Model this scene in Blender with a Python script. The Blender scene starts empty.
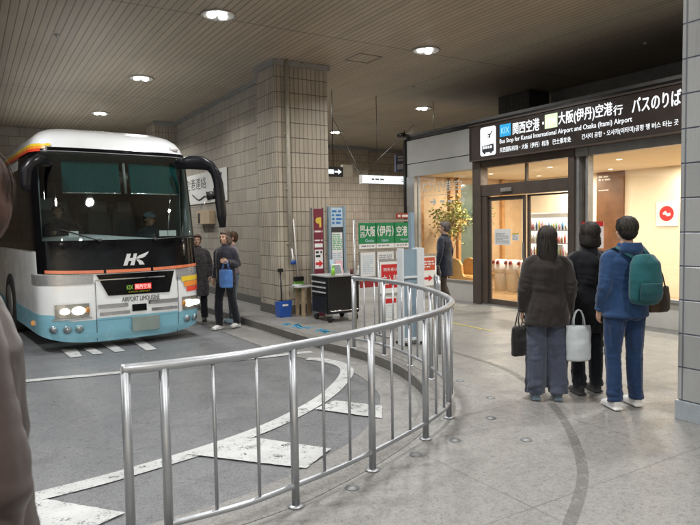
import bpy, bmesh, math, random
from mathutils import Vector, Matrix, noise
random.seed(7)
PI = math.pi
S = bpy.context.scene
COL = S.collection
AZ = -0.12          # asphalt level (pavement is 0)
CZ = 4.62           # ceiling height

# ------------------------------------------------------------------ mesh helper
class MB:
    def __init__(s):
        s.v = []; s.f = []; s.m = []; s.sm = []
    def add(s, vs, fs, mi=0, smooth=False):
        n = len(s.v); s.v += [tuple(p) for p in vs]
        for f in fs:
            s.f.append([i + n for i in f]); s.m.append(mi); s.sm.append(smooth)
        return s
    def box(s, x0, x1, y0, y1, z0, z1, mi=0):
        x0, x1 = sorted((x0, x1)); y0, y1 = sorted((y0, y1)); z0, z1 = sorted((z0, z1))
        vs = [(x0,y0,z0),(x1,y0,z0),(x1,y1,z0),(x0,y1,z0),(x0,y0,z1),(x1,y0,z1),(x1,y1,z1),(x0,y1,z1)]
        return s.add(vs, [(0,3,2,1),(4,5,6,7),(0,1,5,4),(1,2,6,5),(2,3,7,6),(3,0,4,7)], mi)
    def obox(s, c, ax, ay, az, mi=0):
        c = Vector(c); ax = Vector(ax); ay = Vector(ay); az = Vector(az)
        vs = [c + i*ax + j*ay + k*az for k in (-1,1) for j in (-1,1) for i in (-1,1)]
        return s.add(vs, [(0,2,3,1),(4,5,7,6),(0,1,5,4),(1,3,7,5),(3,2,6,7),(2,0,4,6)], mi)
    def rings(s, secs, side=(1,0,0), n=16, mi=0, smooth=True, cap=True):
        """secs: (pos, rx, ry); elliptical sections oriented along the path, rx measured along 'side'"""
        P = [Vector(q[0]) for q in secs]; rows = []
        for i, q in enumerate(secs):
            d = (P[min(i+1, len(P)-1)] - P[max(i-1, 0)]).normalized()
            a = Vector(side); a = a - d*a.dot(d)
            if a.length < 1e-3:
                a = d.orthogonal()
            a.normalize(); b = d.cross(a)
            rows.append([P[i] + a*q[1]*math.cos(t*2*PI/n) + b*q[2]*math.sin(t*2*PI/n) for t in range(n)])
        vs = [p for r in rows for p in r]; fs = []
        for i in range(len(rows)-1):
            for t in range(n):
                u = (t+1) % n
                fs.append((i*n+t, i*n+u, (i+1)*n+u, (i+1)*n+t))
        if cap:
            fs.append(tuple(reversed(range(n)))); k = (len(rows)-1)*n; fs.append(tuple(range(k, k+n)))
        return s.add(vs, fs, mi, smooth)
    def tube(s, pts, r, n=12, mi=0, smooth=True):
        # parallel transport frame
        P = [Vector(p) for p in pts]; R = r if isinstance(r, (list, tuple)) else [r]*len(P)
        a = None; rows = []
        for i in range(len(P)):
            d = (P[min(i+1, len(P)-1)] - P[max(i-1, 0)]).normalized()
            a = d.orthogonal() if a is None else (a - d*a.dot(d))
            a.normalize(); b = d.cross(a)
            rows.append([P[i] + (a*math.cos(t*2*PI/n) + b*math.sin(t*2*PI/n))*R[i] for t in range(n)])
        vs = [p for q in rows for p in q]; fs = []
        for i in range(len(rows)-1):
            for t in range(n):
                u = (t+1) % n
                fs.append((i*n+t, i*n+u, (i+1)*n+u, (i+1)*n+t))
        fs.append(tuple(reversed(range(n)))); k = (len(rows)-1)*n; fs.append(tuple(range(k, k+n)))
        return s.add(vs, fs, mi, smooth)
    def cyl(s, c, r, h, axis='z', n=24, mi=0, smooth=True):
        d = {'x':(1,0,0),'y':(0,1,0),'z':(0,0,1)}[axis]; c = Vector(c)
        return s.tube([c, c + Vector(d)*h], r, n, mi, smooth)
    def ell(s, c, r, n=20, m=12, mi=0, rot=None):
        vs = []; fs = []
        for i in range(1, m):
            for j in range(n):
                a = PI*i/m; b = 2*PI*j/n
                p = Vector((r[0]*math.sin(a)*math.cos(b), r[1]*math.sin(a)*math.sin(b), r[2]*math.cos(a)))
                if rot: p = rot @ p
                vs.append(p + Vector(c))
        t = Vector((0,0,r[2])); t = rot @ t if rot else t
        vs += [Vector(c)+t, Vector(c)-t]; A = len(vs)-2; B = A+1
        for i in range(m-2):
            for j in range(n):
                k = (j+1) % n
                fs.append((i*n+j, (i+1)*n+j, (i+1)*n+k, i*n+k))
        for j in range(n):
            k = (j+1) % n
            fs.append((A, j, k)); fs.append((B, (m-2)*n+k, (m-2)*n+j))
        return s.add(vs, fs, mi, True)
    def poly(s, pts, z0, z1, mi=0):
        n = len(pts); vs = [(p[0],p[1],z0) for p in pts] + [(p[0],p[1],z1) for p in pts]
        fs = [tuple(reversed(range(n))), tuple(range(n, 2*n))]
        fs += [(i, (i+1) % n, n+(i+1) % n, n+i) for i in range(n)]
        return s.add(vs, fs, mi)
    def ribbon(s, L, R, z, mi=0):
        n = len(L); vs = [(p[0],p[1],z) for p in L] + [(p[0],p[1],z) for p in R]
        return s.add(vs, [(i, i+1, n+i+1, n+i) for i in range(n-1)], mi)
    def build(s, name, mat, parent=None, bevel=0, smooth=None, tri=False):
        off = Vector((0,0,0))
        p = parent
        while p is not None:
            off += Vector(p.location); p = p.parent
        me = bpy.data.meshes.new(name)
        me.from_pydata([tuple(Vector(q) - off) for q in s.v], [], s.f)
        mats = mat if isinstance(mat, (list, tuple)) else [mat]
        for m in mats: me.materials.append(m)
        for i, pl in enumerate(me.polygons):
            pl.material_index = min(s.m[i], len(mats)-1); pl.use_smooth = s.sm[i] if smooth is None else smooth
        me.validate(); me.update()
        o = bpy.data.objects.new(name, me); COL.objects.link(o)
        if parent is not None: o.parent = parent
        if bevel:
            b = o.modifiers.new('bevel', 'BEVEL'); b.width = bevel; b.segments = 2; b.limit_method = 'ANGLE'; b.angle_limit = 0.7
        return o

def thing(name, label, cat, loc=(0,0,0), group=None, rz=0):
    o = bpy.data.objects.new(name, None); COL.objects.link(o)
    o.location = loc; o.rotation_euler = (0,0,rz); o.empty_display_size = .1
    o['label'] = label; o['category'] = cat
    if group: o['group'] = group
    return o
def tag(o, label, cat, group=None):
    o['label'] = label; o['category'] = cat
    if group: o['group'] = group
    return o
def struct(o, kind='structure'):
    o['kind'] = kind; return o
def copy_tree(o, parent=None):
    c = o.copy(); COL.objects.link(c)
    if parent is not None: c.parent = parent
    for ch in list(o.children): copy_tree(ch, c)
    return c

# ------------------------------------------------------------------ materials
class NT:
    def __init__(s, name):
        s.mat = bpy.data.materials.new(name); s.mat.use_nodes = True
        s.t = s.mat.node_tree; s.t.nodes.clear()
        s.out = s.n('ShaderNodeOutputMaterial')
    def n(s, typ, **kw):
        nd = s.t.nodes.new(typ)
        for k, v in kw.items(): setattr(nd, k, v)
        return nd
    def l(s, a, b): s.t.links.new(a, b)
    def setin(s, sock, v):
        if hasattr(v, 'is_output'): s.l(v, sock)
        else: sock.default_value = v
    def math(s, op, a, b=0.0, c=None):
        nd = s.n('ShaderNodeMath', operation=op)
        s.setin(nd.inputs[0], a); s.setin(nd.inputs[1], b)
        if c is not None: s.setin(nd.inputs[2], c)
        return nd.outputs[0]
    def mix(s, f, a, b, bt='MIX'):
        nd = s.n('ShaderNodeMix', data_type='RGBA', blend_type=bt)
        s.setin(nd.inputs[0], f); s.setin(nd.inputs[6], a if hasattr(a,'is_output') else c4(a)); s.setin(nd.inputs[7], b if hasattr(b,'is_output') else c4(b))
        return nd.outputs[2]
    def noise(s, scale, detail=4, rough=.55, vec=None, dist=0):
        nd = s.n('ShaderNodeTexNoise'); nd.inputs['Scale'].default_value = scale
        nd.inputs['Detail'].default_value = detail; nd.inputs['Roughness'].default_value = rough; nd.inputs['Distortion'].default_value = dist
        if vec is not None: s.l(vec, nd.inputs['Vector'])
        return nd.outputs['Fac']
    def ramp(s, f, lo, hi, a=0.0, b=1.0):
        nd = s.n('ShaderNodeMapRange'); s.setin(nd.inputs[0], f)
        nd.inputs[1].default_value = lo; nd.inputs[2].default_value = hi; nd.inputs[3].default_value = a; nd.inputs[4].default_value = b
        return nd.outputs[0]
    def pos(s):
        return s.n('ShaderNodeNewGeometry').outputs['Position']
    def obj(s):
        return s.n('ShaderNodeTexCoord').outputs['Object']
    def vmul(s, v, m):
        nd = s.n('ShaderNodeVectorMath', operation='MULTIPLY'); s.l(v, nd.inputs[0]); nd.inputs[1].default_value = m
        return nd.outputs[0]
    def bsdf(s, col, rough=.6, metal=0.0, bump=None, bstr=.3, bdist=.01, coat=0, spec=.5, **kw):
        p = s.n('ShaderNodeBsdfPrincipled')
        s.setin(p.inputs['Base Color'], col if hasattr(col,'is_output') else c4(col)); s.setin(p.inputs['Roughness'], rough); s.setin(p.inputs['Metallic'], metal)
        p.inputs['Coat Weight'].default_value = coat; p.inputs['Coat Roughness'].default_value = .06
        p.inputs['Specular IOR Level'].default_value = spec
        for k, v in kw.items(): s.setin(p.inputs[k], v)
        if bump is not None:
            b = s.n('ShaderNodeBump'); b.inputs['Strength'].default_value = bstr; b.inputs['Distance'].default_value = bdist
            s.setin(b.inputs['Height'], bump); s.l(b.outputs[0], p.inputs['Normal'])
        s.l(p.outputs[0], s.out.inputs[0])
        return s.mat
def c4(c):
    return (c[0], c[1], c[2], 1.0) if not hasattr(c, 'is_output') and len(c) == 3 else c
MC = {}
def M(name, col, rough=.6, metal=0.0, var=.12, scale=6, bump=0.0, bscale=60, coat=0, spec=.5):
    """general worn material: colour and roughness drift, optional fine bump"""
    if name in MC: return MC[name]
    t = NT(name); v = t.obj()
    f = t.noise(scale, 5, .6, v)
    dark = tuple(c*(1-var) for c in col); lite = tuple(min(1, c*(1+var)) for c in col)
    c = t.mix(t.ramp(f, .3, .7), dark, lite)
    r = t.ramp(t.noise(scale*2.3, 4, .6, v), .3, .7, max(.02, rough-.1), min(1, rough+.1))
    MC[name] = t.bsdf(c, r, metal, t.noise(bscale, 4, .6, v) if bump else None, bump, .004, coat, spec)
    return MC[name]
def EM(name, col, st):
    if name in MC: return MC[name]
    t = NT(name); e = t.n('ShaderNodeEmission'); e.inputs[0].default_value = c4(col); e.inputs[1].default_value = st
    t.l(e.outputs[0], t.out.inputs[0]); MC[name] = t.mat; return t.mat
def GLASS(name, tint, refl=.08, rough=.02):
    t = NT(name); a = t.n('ShaderNodeBsdfTransparent'); a.inputs[0].default_value = c4(tint)
    g = t.n('ShaderNodeBsdfGlossy'); g.inputs[0].default_value = (1,1,1,1); g.inputs[1].default_value = rough
    ge = t.n('ShaderNodeNewGeometry'); dp = t.n('ShaderNodeVectorMath', operation='DOT_PRODUCT')
    t.l(ge.outputs['Normal'], dp.inputs[0]); t.l(ge.outputs['Incoming'], dp.inputs[1])
    k = t.math('POWER', t.math('SUBTRACT', 1.0, t.math('ABSOLUTE', dp.outputs['Value'])), 5.0)
    m = t.n('ShaderNodeMixShader'); t.l(t.math('ADD', t.math('MULTIPLY', k, 1-refl), refl), m.inputs[0])
    t.l(a.outputs[0], m.inputs[1]); t.l(g.outputs[0], m.inputs[2]); t.l(m.outputs[0], t.out.inputs[0])
    return t.mat

def tile_mat(name, base, grout, course=.27, rib=.088, z0=0.0, ribdark=.6, dirt=.35, rough=.45, ribw=.12, stagger=False):
    t = NT(name); p = t.pos(); sx = t.n('ShaderNodeSeparateXYZ'); t.l(p, sx.inputs[0])
    g = t.n('ShaderNodeNewGeometry'); sn = t.n('ShaderNodeSeparateXYZ'); t.l(g.outputs['True Normal'], sn.inputs[0])
    ax = t.math('GREATER_THAN', t.math('ABSOLUTE', sn.outputs[0]), .5)
    u = t.math('ADD', t.math('MULTIPLY', sx.outputs[1], ax), t.math('MULTIPLY', sx.outputs[0], t.math('SUBTRACT', 1.0, ax)))
    zf = t.math('FRACT', t.math('DIVIDE', t.math('ADD', sx.outputs[2], 5*course - z0), course))
    hz = t.math('SUBTRACT', 1.0, t.ramp(t.math('MINIMUM', zf, t.math('SUBTRACT', 1.0, zf)), .012, .03))
    if stagger: u = t.math('ADD', u, t.math('MULTIPLY', t.math('MODULO', t.math('FLOOR', t.math('DIVIDE', t.math('ADD', sx.outputs[2], 5*course - z0), course)), 2.0), rib*.5))
    uf = t.math('FRACT', t.math('DIVIDE', t.math('ADD', u, 100*rib), rib))
    um = t.math('MINIMUM', uf, t.math('SUBTRACT', 1.0, uf))
    vt = t.math('SUBTRACT', 1.0, t.ramp(um, ribw*.35, ribw))
    # per tile tone
    cell = t.n('ShaderNodeCombineXYZ')
    t.l(t.math('FLOOR', t.math('DIVIDE', t.math('ADD', u, 100*rib), rib)), cell.inputs[0]); t.l(t.math('FLOOR', t.math('DIVIDE', t.math('ADD', sx.outputs[2], 5*course - z0), course)), cell.inputs[1])
    w = t.n('ShaderNodeTexWhiteNoise', noise_dimensions='2D'); t.l(cell.outputs[0], w.inputs[0])
    big = t.noise(.8, 5, .6, p)
    streak = t.noise(3, 5, .65, t.vmul(p, (2.2, 2.2, .25)))
    c = t.mix(t.ramp(w.outputs[0], 0, 1, 0, 1), tuple(k*.86 for k in base), tuple(k*1.07 for k in base))
    c = t.mix(t.math('MULTIPLY', t.ramp(big, .35, .7), dirt), c, tuple(k*.45 for k in base))
    c = t.mix(t.math('MULTIPLY', t.ramp(streak, .5, .72), dirt), c, tuple(k*.4 for k in base))
    c = t.mix(t.math('MULTIPLY', vt, ribdark), c, grout)
    c = t.mix(hz, c, grout)
    h = t.math('SUBTRACT', 1.0, t.math('MAXIMUM', hz, t.math('MULTIPLY', vt, .8)))
    h = t.math('ADD', h, t.math('MULTIPLY', t.noise(40, 3, .6, p), .25))
    return t.bsdf(c, t.ramp(streak, .3, .7, rough-.1, rough+.15), 0, h, .6, .008)

TILE = tile_mat('ribbed_beige_tile', (.47,.42,.345), (.07,.06,.055))
TILE_WALL = tile_mat('beige_wall_tile', (.37,.338,.285), (.10,.09,.08), rib=.56, ribdark=.6, ribw=.018, z0=.02, stagger=True)
TILE_FAR = tile_mat('far_ribbed_tile', (.50,.42,.325), (.08,.07,.06), rib=.1, ribdark=.5)
TILE_GREY = tile_mat('grey_glazed_tile', (.33,.34,.345), (.06,.07,.10), course=.271, rib=.2, z0=.158, ribdark=.75, ribw=.045, dirt=.18, rough=.25)

def ceiling_mat():
    t = NT('slatted_ceiling'); p = t.pos(); sx = t.n('ShaderNodeSeparateXYZ'); t.l(p, sx.inputs[0])
    f = t.math('FRACT', t.math('DIVIDE', t.math('ADD', sx.outputs[0], 50), .105))
    line = t.math('SUBTRACT', 1.0, t.ramp(t.math('MINIMUM', f, t.math('SUBTRACT', 1.0, f)), .03, .13))
    g = t.math('FRACT', t.math('DIVIDE', t.math('ADD', sx.outputs[1], 99.3), 6.0))
    seam = t.math('SUBTRACT', 1.0, t.ramp(t.math('MINIMUM', g, t.math('SUBTRACT', 1.0, g)), .0012, .003))
    n1 = t.noise(.5, 5, .6, p); n2 = t.noise(2.0, 5, .6, t.vmul(p, (6, .5, 1)))
    w = t.n('ShaderNodeTexWhiteNoise', noise_dimensions='1D'); t.l(t.math('FLOOR', t.math('DIVIDE', t.math('ADD', sx.outputs[0], 50), .105)), w.inputs['W'])
    c = t.mix(w.outputs[0], (.42,.36,.275), (.51,.435,.335))
    c = t.mix(t.math('MULTIPLY', t.ramp(n1, .35, .7), .35), c, (.29,.24,.18))
    c = t.mix(t.math('MULTIPLY', t.ramp(n2, .45, .7), .3), c, (.28,.25,.2))
    c = t.mix(t.math('MULTIPLY', line, .6), c, (.05,.045,.04)); c = t.mix(t.math('MULTIPLY', seam, .7), c, (.04,.04,.035))
    h = t.math('SUBTRACT', 1.0, line)
    return t.bsdf(c, t.ramp(n1, .3, .7, .38, .55), .0, h, .5, .006)
CEIL = ceiling_mat()

def asphalt_mat():
    t = NT('asphalt'); p = t.pos()
    big = t.noise(.35, 5, .6, p, .5); mid = t.noise(2.2, 6, .65, p); fine = t.noise(160, 2, .7, p); gr = t.noise(45, 4, .7, p)
    tr = t.noise(.9, 4, .55, t.vmul(p, (1.6, .12, 1)))
    c = t.mix(t.ramp(big, .3, .7), (.092,.099,.111), (.138,.146,.16))
    c = t.mix(t.math('MULTIPLY', t.ramp(mid, .45, .75), .5), c, (.15,.152,.156))
    c = t.mix(t.math('MULTIPLY', t.ramp(tr, .46, .66), .55), c, (.06,.063,.068))
    pt = t.n('ShaderNodeTexVoronoi', distance='CHEBYCHEV'); pt.inputs['Scale'].default_value = .28; t.l(p, pt.inputs['Vector'])
    c = t.mix(t.math('MULTIPLY', t.ramp(pt.outputs['Color'], .2, .8), .25), c, (.075,.078,.084))
    oil = t.noise(.8, 3, .5, p, 1.5); c = t.mix(t.ramp(oil, .62, .74, 0, .55), c, (.035,.036,.04))
    c = t.mix(t.ramp(fine, .45, .72, 0, .8), c, (.34,.345,.35)); c = t.mix(t.ramp(gr, .5, .68, 0, .6), c, (.035,.035,.038))
    # small dark gum spots
    v = t.n('ShaderNodeTexVoronoi'); v.inputs['Scale'].default_value = 3.1; t.l(p, v.inputs['Vector'])
    c = t.mix(t.math('MULTIPLY', t.math('LESS_THAN', v.outputs['Distance'], .055), .6), c, (.035,.035,.035))
    return t.bsdf(c, t.ramp(mid, .3, .7, .24, .52), 0, t.math('ADD', fine, t.math('MULTIPLY', gr, .6)), .5, .004)
def concrete_mat(name='pavement_concrete', a=(.172,.170,.163), b=(.235,.232,.223), joints=True, stains=True):
    t = NT(name); p = t.pos(); sx = t.n('ShaderNodeSeparateXYZ'); t.l(p, sx.inputs[0])
    big = t.noise(.45, 5, .6, p, .6); mid = t.noise(2.6, 7, .7, p); fine = t.noise(120, 3, .7, p); sp = t.noise(34, 4, .75, p); gr = t.noise(11, 6, .8, p)
    c = t.mix(t.ramp(big, .3, .7), a, b)
    c = t.mix(t.math('MULTIPLY', t.ramp(mid, .42, .7), .35), c, tuple(k*.74 for k in a))
    c = t.mix(t.ramp(fine, .45, .72, 0, .7), c, tuple(min(1,k*1.7) for k in b)); c = t.mix(t.ramp(sp, .5, .68, 0, .7), c, tuple(k*.42 for k in a))
    c = t.mix(t.ramp(gr, .48, .7, 0, .4), c, tuple(k*.7 for k in a)); c = t.mix(t.ramp(gr, .5, .34, 0, .25), c, tuple(min(1,k*1.3) for k in b))
    if stains:
        v = t.n('ShaderNodeTexVoronoi'); v.inputs['Scale'].default_value = 2.2; v.inputs['Randomness'].default_value = 1; t.l(p, v.inputs['Vector'])
        c = t.mix(t.math('MULTIPLY', t.math('LESS_THAN', v.outputs['Distance'], .028), .5), c, (.07,.07,.07))
        st = t.noise(1.3, 4, .6, t.vmul(p, (1, 1, 1)), 2.0)
        c = t.mix(t.ramp(st, .58, .7, 0, .45), c, tuple(k*.6 for k in a))
    h = t.math('ADD', t.math('MULTIPLY', fine, .5), sp)
    if joints:
        dv = t.n('ShaderNodeVectorRotate', rotation_type='Z_AXIS'); t.l(p, dv.inputs['Vector']); dv.inputs['Angle'].default_value = .0
        s2 = t.n('ShaderNodeSeparateXYZ'); t.l(dv.outputs[0], s2.inputs[0]); J = None
        for k, per, o in ((0, 1.5, .35), (1, 1.5, .62)):
            g = t.math('FRACT', t.math('DIVIDE', t.math('ADD', s2.outputs[k], 90+o), per))
            j = t.math('SUBTRACT', 1.0, t.ramp(t.math('MINIMUM', g, t.math('SUBTRACT', 1.0, g)), .0015, .004))
            J = j if J is None else t.math('MAXIMUM', J, j)
        c = t.mix(t.math('MULTIPLY', J, t.ramp(mid, .3, .6, .35, .75)), c, tuple(k*.45 for k in a)); h = t.math('SUBTRACT', h, t.math('MULTIPLY', J, .8))
    return t.bsdf(c, t.ramp(mid, .3, .7, .32, .6), 0, h, .35, .003)
ASPH = asphalt_mat(); PAVE = concrete_mat()
GUTTER = concrete_mat('gutter_concrete', (.165,.163,.158), (.225,.222,.215), False)
KERB = concrete_mat('kerb_stone', (.135,.13,.124), (.20,.195,.185), False)
def paint_mat(name, col, wear=.55, cover=1.0):
    """thin paint: where it has worn off the surface below shows through"""
    t = NT(name); p = t.pos(); n = t.noise(7, 8, .8, p); n2 = t.noise(70, 4, .75, p); n3 = t.noise(1.4, 4, .6, p)
    c = t.mix(t.ramp(n3, .3, .7), tuple(k*.78 for k in col), col); c = t.mix(t.ramp(t.noise(4, 5, .7, p), .45, .7, 0, .4), c, tuple(k*.55 for k in col))
    m = t.bsdf(c, .5, 0, n2, .3, .003); b = [x for x in t.t.nodes if x.type == 'BSDF_PRINCIPLED'][0]
    a = t.math('ADD', t.math('MULTIPLY', n, .62), t.math('MULTIPLY', n2, .38))
    t.l(t.math('MULTIPLY', t.math('SUBTRACT', 1.0, t.ramp(a, wear, wear+.07)), cover), b.inputs['Alpha']); return m
PAINT = paint_mat('worn_road_paint', (.50,.515,.52), .53); PAINT_Y = paint_mat('yellow_floor_paint', (.62,.52,.10), .52)
PAINT_C = paint_mat('cyan_floor_paint', (.03,.33,.58), .56)
def steel():
    t = NT('brushed_steel'); v = t.obj(); n = t.noise(3, 5, .6, v); s_ = t.noise(40, 4, .7, t.vmul(v, (1,1,8)))
    sp = t.noise(120, 2, .6, v)
    c = t.mix(t.ramp(n, .3, .7), (.36,.375,.40), (.46,.475,.50)); c = t.mix(t.ramp(sp, .66, .8, 0, .5), c, (.25,.22,.2))
    return t.bsdf(c, t.ramp(t.math('ADD', t.math('MULTIPLY', n, .6), t.math('MULTIPLY', s_, .4)), .3, .7, .34, .5), .85, s_, .08, .002)
STEEL = steel()
DKBROWN = M('dark_bronze_aluminium', (.095,.076,.066), .42, .35, .15, 3)
GREYPANEL = M('light_grey_cladding', (.36,.37,.36), .45, .1, .08, 1.2)
BLACK = M('black_metal', (.014,.014,.016), .4, .2, .2)
CREAM = M('cream_wall', (.74,.67,.54), .7, 0, .04, 1.5)
WOOD = M('warm_wood', (.42,.22,.08), .45, 0, .3, 5)
WHITE = M('white_paint', (.78,.78,.77), .4, 0, .04, 3)
WHITEP = M('white_plastic', (.74,.74,.73), .35, 0, .05, 4)
RED = M('red_print', (.55,.02,.025), .45, 0, .06)
MAROON = M('maroon_board', (.16,.018,.04), .45, 0, .1)
GREEN = M('green_print', (.01,.23,.085), .4, 0, .08)
BLUEGREY = M('blue_grey_panel', (.21,.29,.36), .5, 0, .14, 2)
PAPER = M('paper', (.72,.73,.74), .6, 0, .05)
PAPERBLUE = M('pale_blue_print', (.42,.55,.66), .5, 0, .1)
INK = M('dark_ink', (.03,.03,.035), .6)
GREYINK = M('grey_ink', (.25,.27,.3), .6)
ALU = M('aluminium_frame', (.42,.43,.44), .35, .8, .08)

# ------------------------------------------------------------------ text
def text_mb(txt, height, width=None, bold=0.0, depth=.002, shear=0):
    """returns verts, faces of the text laid in local x (right), y (up), front at +z; starts at x=0"""
    cu = bpy.data.curves.new('t', 'FONT'); cu.body = txt; cu.size = 1; cu.extrude = 0; cu.resolution_u = 3; cu.shear = shear
    ob = bpy.data.objects.new('t', cu); COL.objects.link(ob)
    dg = bpy.context.evaluated_depsgraph_get(); me = bpy.data.meshes.new_from_object(ob.evaluated_get(dg))
    vs = [v.co.copy() for v in me.vertices]; fs = [tuple(p.vertices) for p in me.polygons]
    bpy.data.objects.remove(ob); bpy.data.curves.remove(cu); bpy.data.meshes.remove(me)
    if not vs: return [], []
    x0 = min(v.x for v in vs); x1 = max(v.x for v in vs); y0 = min(v.y for v in vs); y1 = max(v.y for v in vs)
    sy = height/max(1e-6, y1-y0); sx = width/max(1e-6, x1-x0) if width else sy
    vs = [Vector(((v.x-x0)*sx, (v.y-y0)*sy, 0)) for v in vs]
    if bold:      # heavier weight: shifted layers, each a hair in front of the last
        base, bf, b = list(vs), list(fs), bold*height
        for k, (dx, dy) in enumerate(((b,0),(-b,0),(0,b*.8),(0,-b*.8))):
            o = len(vs); vs += [Vector((v.x+dx, v.y+dy, .0003*(k+1))) for v in base]; fs += [tuple(i+o for i in f) for f in bf]
    return vs, fs
def text_obj(name, txt, origin, right, up, height, width=None, mat=None, parent=None, bold=.012, mirror=False, off=.0015):
    vs, fs = text_mb(txt, height, width, bold)
    R = Vector(right).normalized(); U = Vector(up).normalized(); N = R.cross(U)
    O = Vector(origin) + N*off
    w = max([v.x for v in vs] or [0])
    mb = MB(); mb.add([O + R*((w - v.x) if mirror else v.x) + U*v.y + N*v.z for v in vs], fs)
    return mb.build(name, mat, parent, smooth=False)
def lines_mb(mb, origin, right, up, w, h, rows, fill=.8, thick=.5, seed=1, off=.0015, mi=0):
    """rows of tiny word blocks, for unreadable small print"""
    r = random.Random(seed); R = Vector(right).normalized(); U = Vector(up).normalized(); N = R.cross(U)
    O = Vector(origin) + N*off; rh = h/rows
    for i in range(rows):
        x = 0.0; end = w*(fill if r.random() > .3 else fill*r.uniform(.5, 1))
        y = h - (i+.5)*rh
        while x < end:
            l = min(rh*r.uniform(.6, 2.6), w-x)
            a = O + R*x + U*(y-rh*thick/2); mb.add([a, a+R*l, a+R*l+U*rh*thick, a+U*rh*thick], [(0,1,2,3)], mi)
            x += l + rh*.45
    return mb
def rect(mb, origin, right, up, w, h, off=.001, mi=0):
    R = Vector(right).normalized(); U = Vector(up).normalized(); N = R.cross(U); O = Vector(origin) + N*off
    return mb.add([O, O+R*w, O+R*w+U*h, O+U*h], [(0,1,2,3)], mi)
def disc(mb, c, right, up, r, r2=0, off=.001, n=32, a0=0, a1=2*PI, mi=0):
    R = Vector(right).normalized(); U = Vector(up).normalized(); N = R.cross(U); C = Vector(c) + N*off
    if r2 == 0:
        return mb.add([C + R*r*math.cos(a0+(a1-a0)*i/n) + U*r*math.sin(a0+(a1-a0)*i/n) for i in range(n)], [tuple(range(n))], mi)
    vs = []
    for i in range(n+1):
        a = a0+(a1-a0)*i/n
        vs += [C + (R*math.cos(a)+U*math.sin(a))*r, C + (R*math.cos(a)+U*math.sin(a))*r2]
    return mb.add(vs, [(2*i, 2*i+2, 2*i+3, 2*i+1) for i in range(n)], mi)
XR, ZU, YL = (1,0,0), (0,0,1), (0,-1,0)     # facing -Y: right=+X ; facing -X: right=-Y
def arrow_pts(w, h, t=.36):
    return [(0, h*(.5-t/2)), (w*.5, h*(.5-t/2)), (w*.5, 0), (w, h*.5), (w*.5, h), (w*.5, h*(.5+t/2)), (0, h*(.5+t/2))]
def flat(mb, origin, right, up, pts, off=.002, mi=0, mirror=False):
    R = Vector(right).normalized(); U = Vector(up).normalized(); N = R.cross(U); O = Vector(origin) + N*off
    P = [O + R*p[0] + U*p[1] for p in pts]
    return mb.add(P, [tuple(range(len(P)))], mi)

# ------------------------------------------------------------------ curves
def catmull(P, per=10, closed=False):
    out = []; n = len(P)
    for i in range(n-1):
        p0, p1, p2, p3 = (Vector(P[max(i-1,0)]), Vector(P[i]), Vector(P[i+1]), Vector(P[min(i+2,n-1)]))
        for k in range(per):
            t = k/per
            out.append(.5*((2*p1)+(-p0+p2)*t+(2*p0-5*p1+4*p2-p3)*t*t+(-p0+3*p1-3*p2+p3)*t*t*t))
    out.append(Vector(P[-1])); return out
def resample(P, step):
    d = [0]
    for i in range(1, len(P)): d.append(d[-1] + (P[i]-P[i-1]).length)
    n = max(1, round(d[-1]/step)); out = []; j = 0
    for k in range(n+1):
        s_ = d[-1]*k/n
        while j < len(d)-2 and d[j+1] < s_: j += 1
        t = (s_-d[j])/max(1e-9, d[j+1]-d[j]); out.append(P[j].lerp(P[j+1], min(1, t)))
    return out
def offset(P, o):
    out = []
    for i in range(len(P)):
        d = (P[min(i+1,len(P)-1)] - P[max(i-1,0)]).normalized()
        w = o[i] if isinstance(o, list) else o
        out.append(P[i] + Vector((-d.y, d.x, 0))*w)     # left of travel
    return out

exec_parts = []
# ================================================================== SETTING
g = MB(); g.add([(-400,-400,AZ-.004),(400,-400,AZ-.004),(400,400,AZ-.004),(-400,400,AZ-.004)], [(0,1,2,3)])
struct(g.build('road', ASPH))
KP = [(-14,3.2),(-6,3.16),(-1,3.14),(.6,3.2),(1.42,3.26),(1.85,3.38),(2.35,3.58),(2.85,3.85),(3.27,4.2),(3.6,4.56),(3.86,4.92),(4.06,5.4),(4.2,5.9),(4.26,6.4),(4.25,6.9),(4.19,7.45),(4.17,8.1),(4.15,10.6),(4.1,14),(4.05,20.2)]
K = resample(catmull([Vector((a,b,0)) for a,b in KP], 12), .12)
ia = min(range(len(K)), key=lambda i: abs(K[i].x-2.35)+abs(K[i].y-3.58)); ib = min(range(len(K)), key=lambda i: abs(K[i].y-7.4)+abs(K[i].x-4.2))
O = []
for i, p in enumerate(K):
    if i <= ia: O.append(Vector((p.x, -30, 0)))
    elif i >= ib: O.append(Vector((40, p.y, 0)))
    else:
        t = (i-ia)/(ib-ia)
        O.append(Vector((2.35+(40-2.35)*min(1, t*2), -30, 0)) if t < .5 else Vector((40, -30+(37.4)*(t-.5)*2, 0)))
KI = offset(K, -.14)
g = MB(); n = len(K)
g.add([(p.x,p.y,0) for p in KI]+[(p.x,p.y,0) for p in O], [(i, n+i, n+i+1, i+1) for i in range(n-1)])
struct(g.build('pavement', PAVE))
g = MB(); A = K; B = KI
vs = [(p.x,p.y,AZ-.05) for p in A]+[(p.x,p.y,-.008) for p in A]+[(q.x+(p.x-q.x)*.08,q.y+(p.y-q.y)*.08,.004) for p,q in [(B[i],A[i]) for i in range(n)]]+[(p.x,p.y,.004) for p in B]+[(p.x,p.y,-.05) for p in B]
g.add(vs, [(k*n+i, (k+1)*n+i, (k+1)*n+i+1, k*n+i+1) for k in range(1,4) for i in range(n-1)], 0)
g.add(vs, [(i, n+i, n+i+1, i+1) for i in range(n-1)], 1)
struct(g.build('kerb', [KERB, concrete_mat('dark_kerb_face', (.07,.067,.062), (.12,.115,.105), False)]))  # vertical face uses a darker concrete than the top
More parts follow.
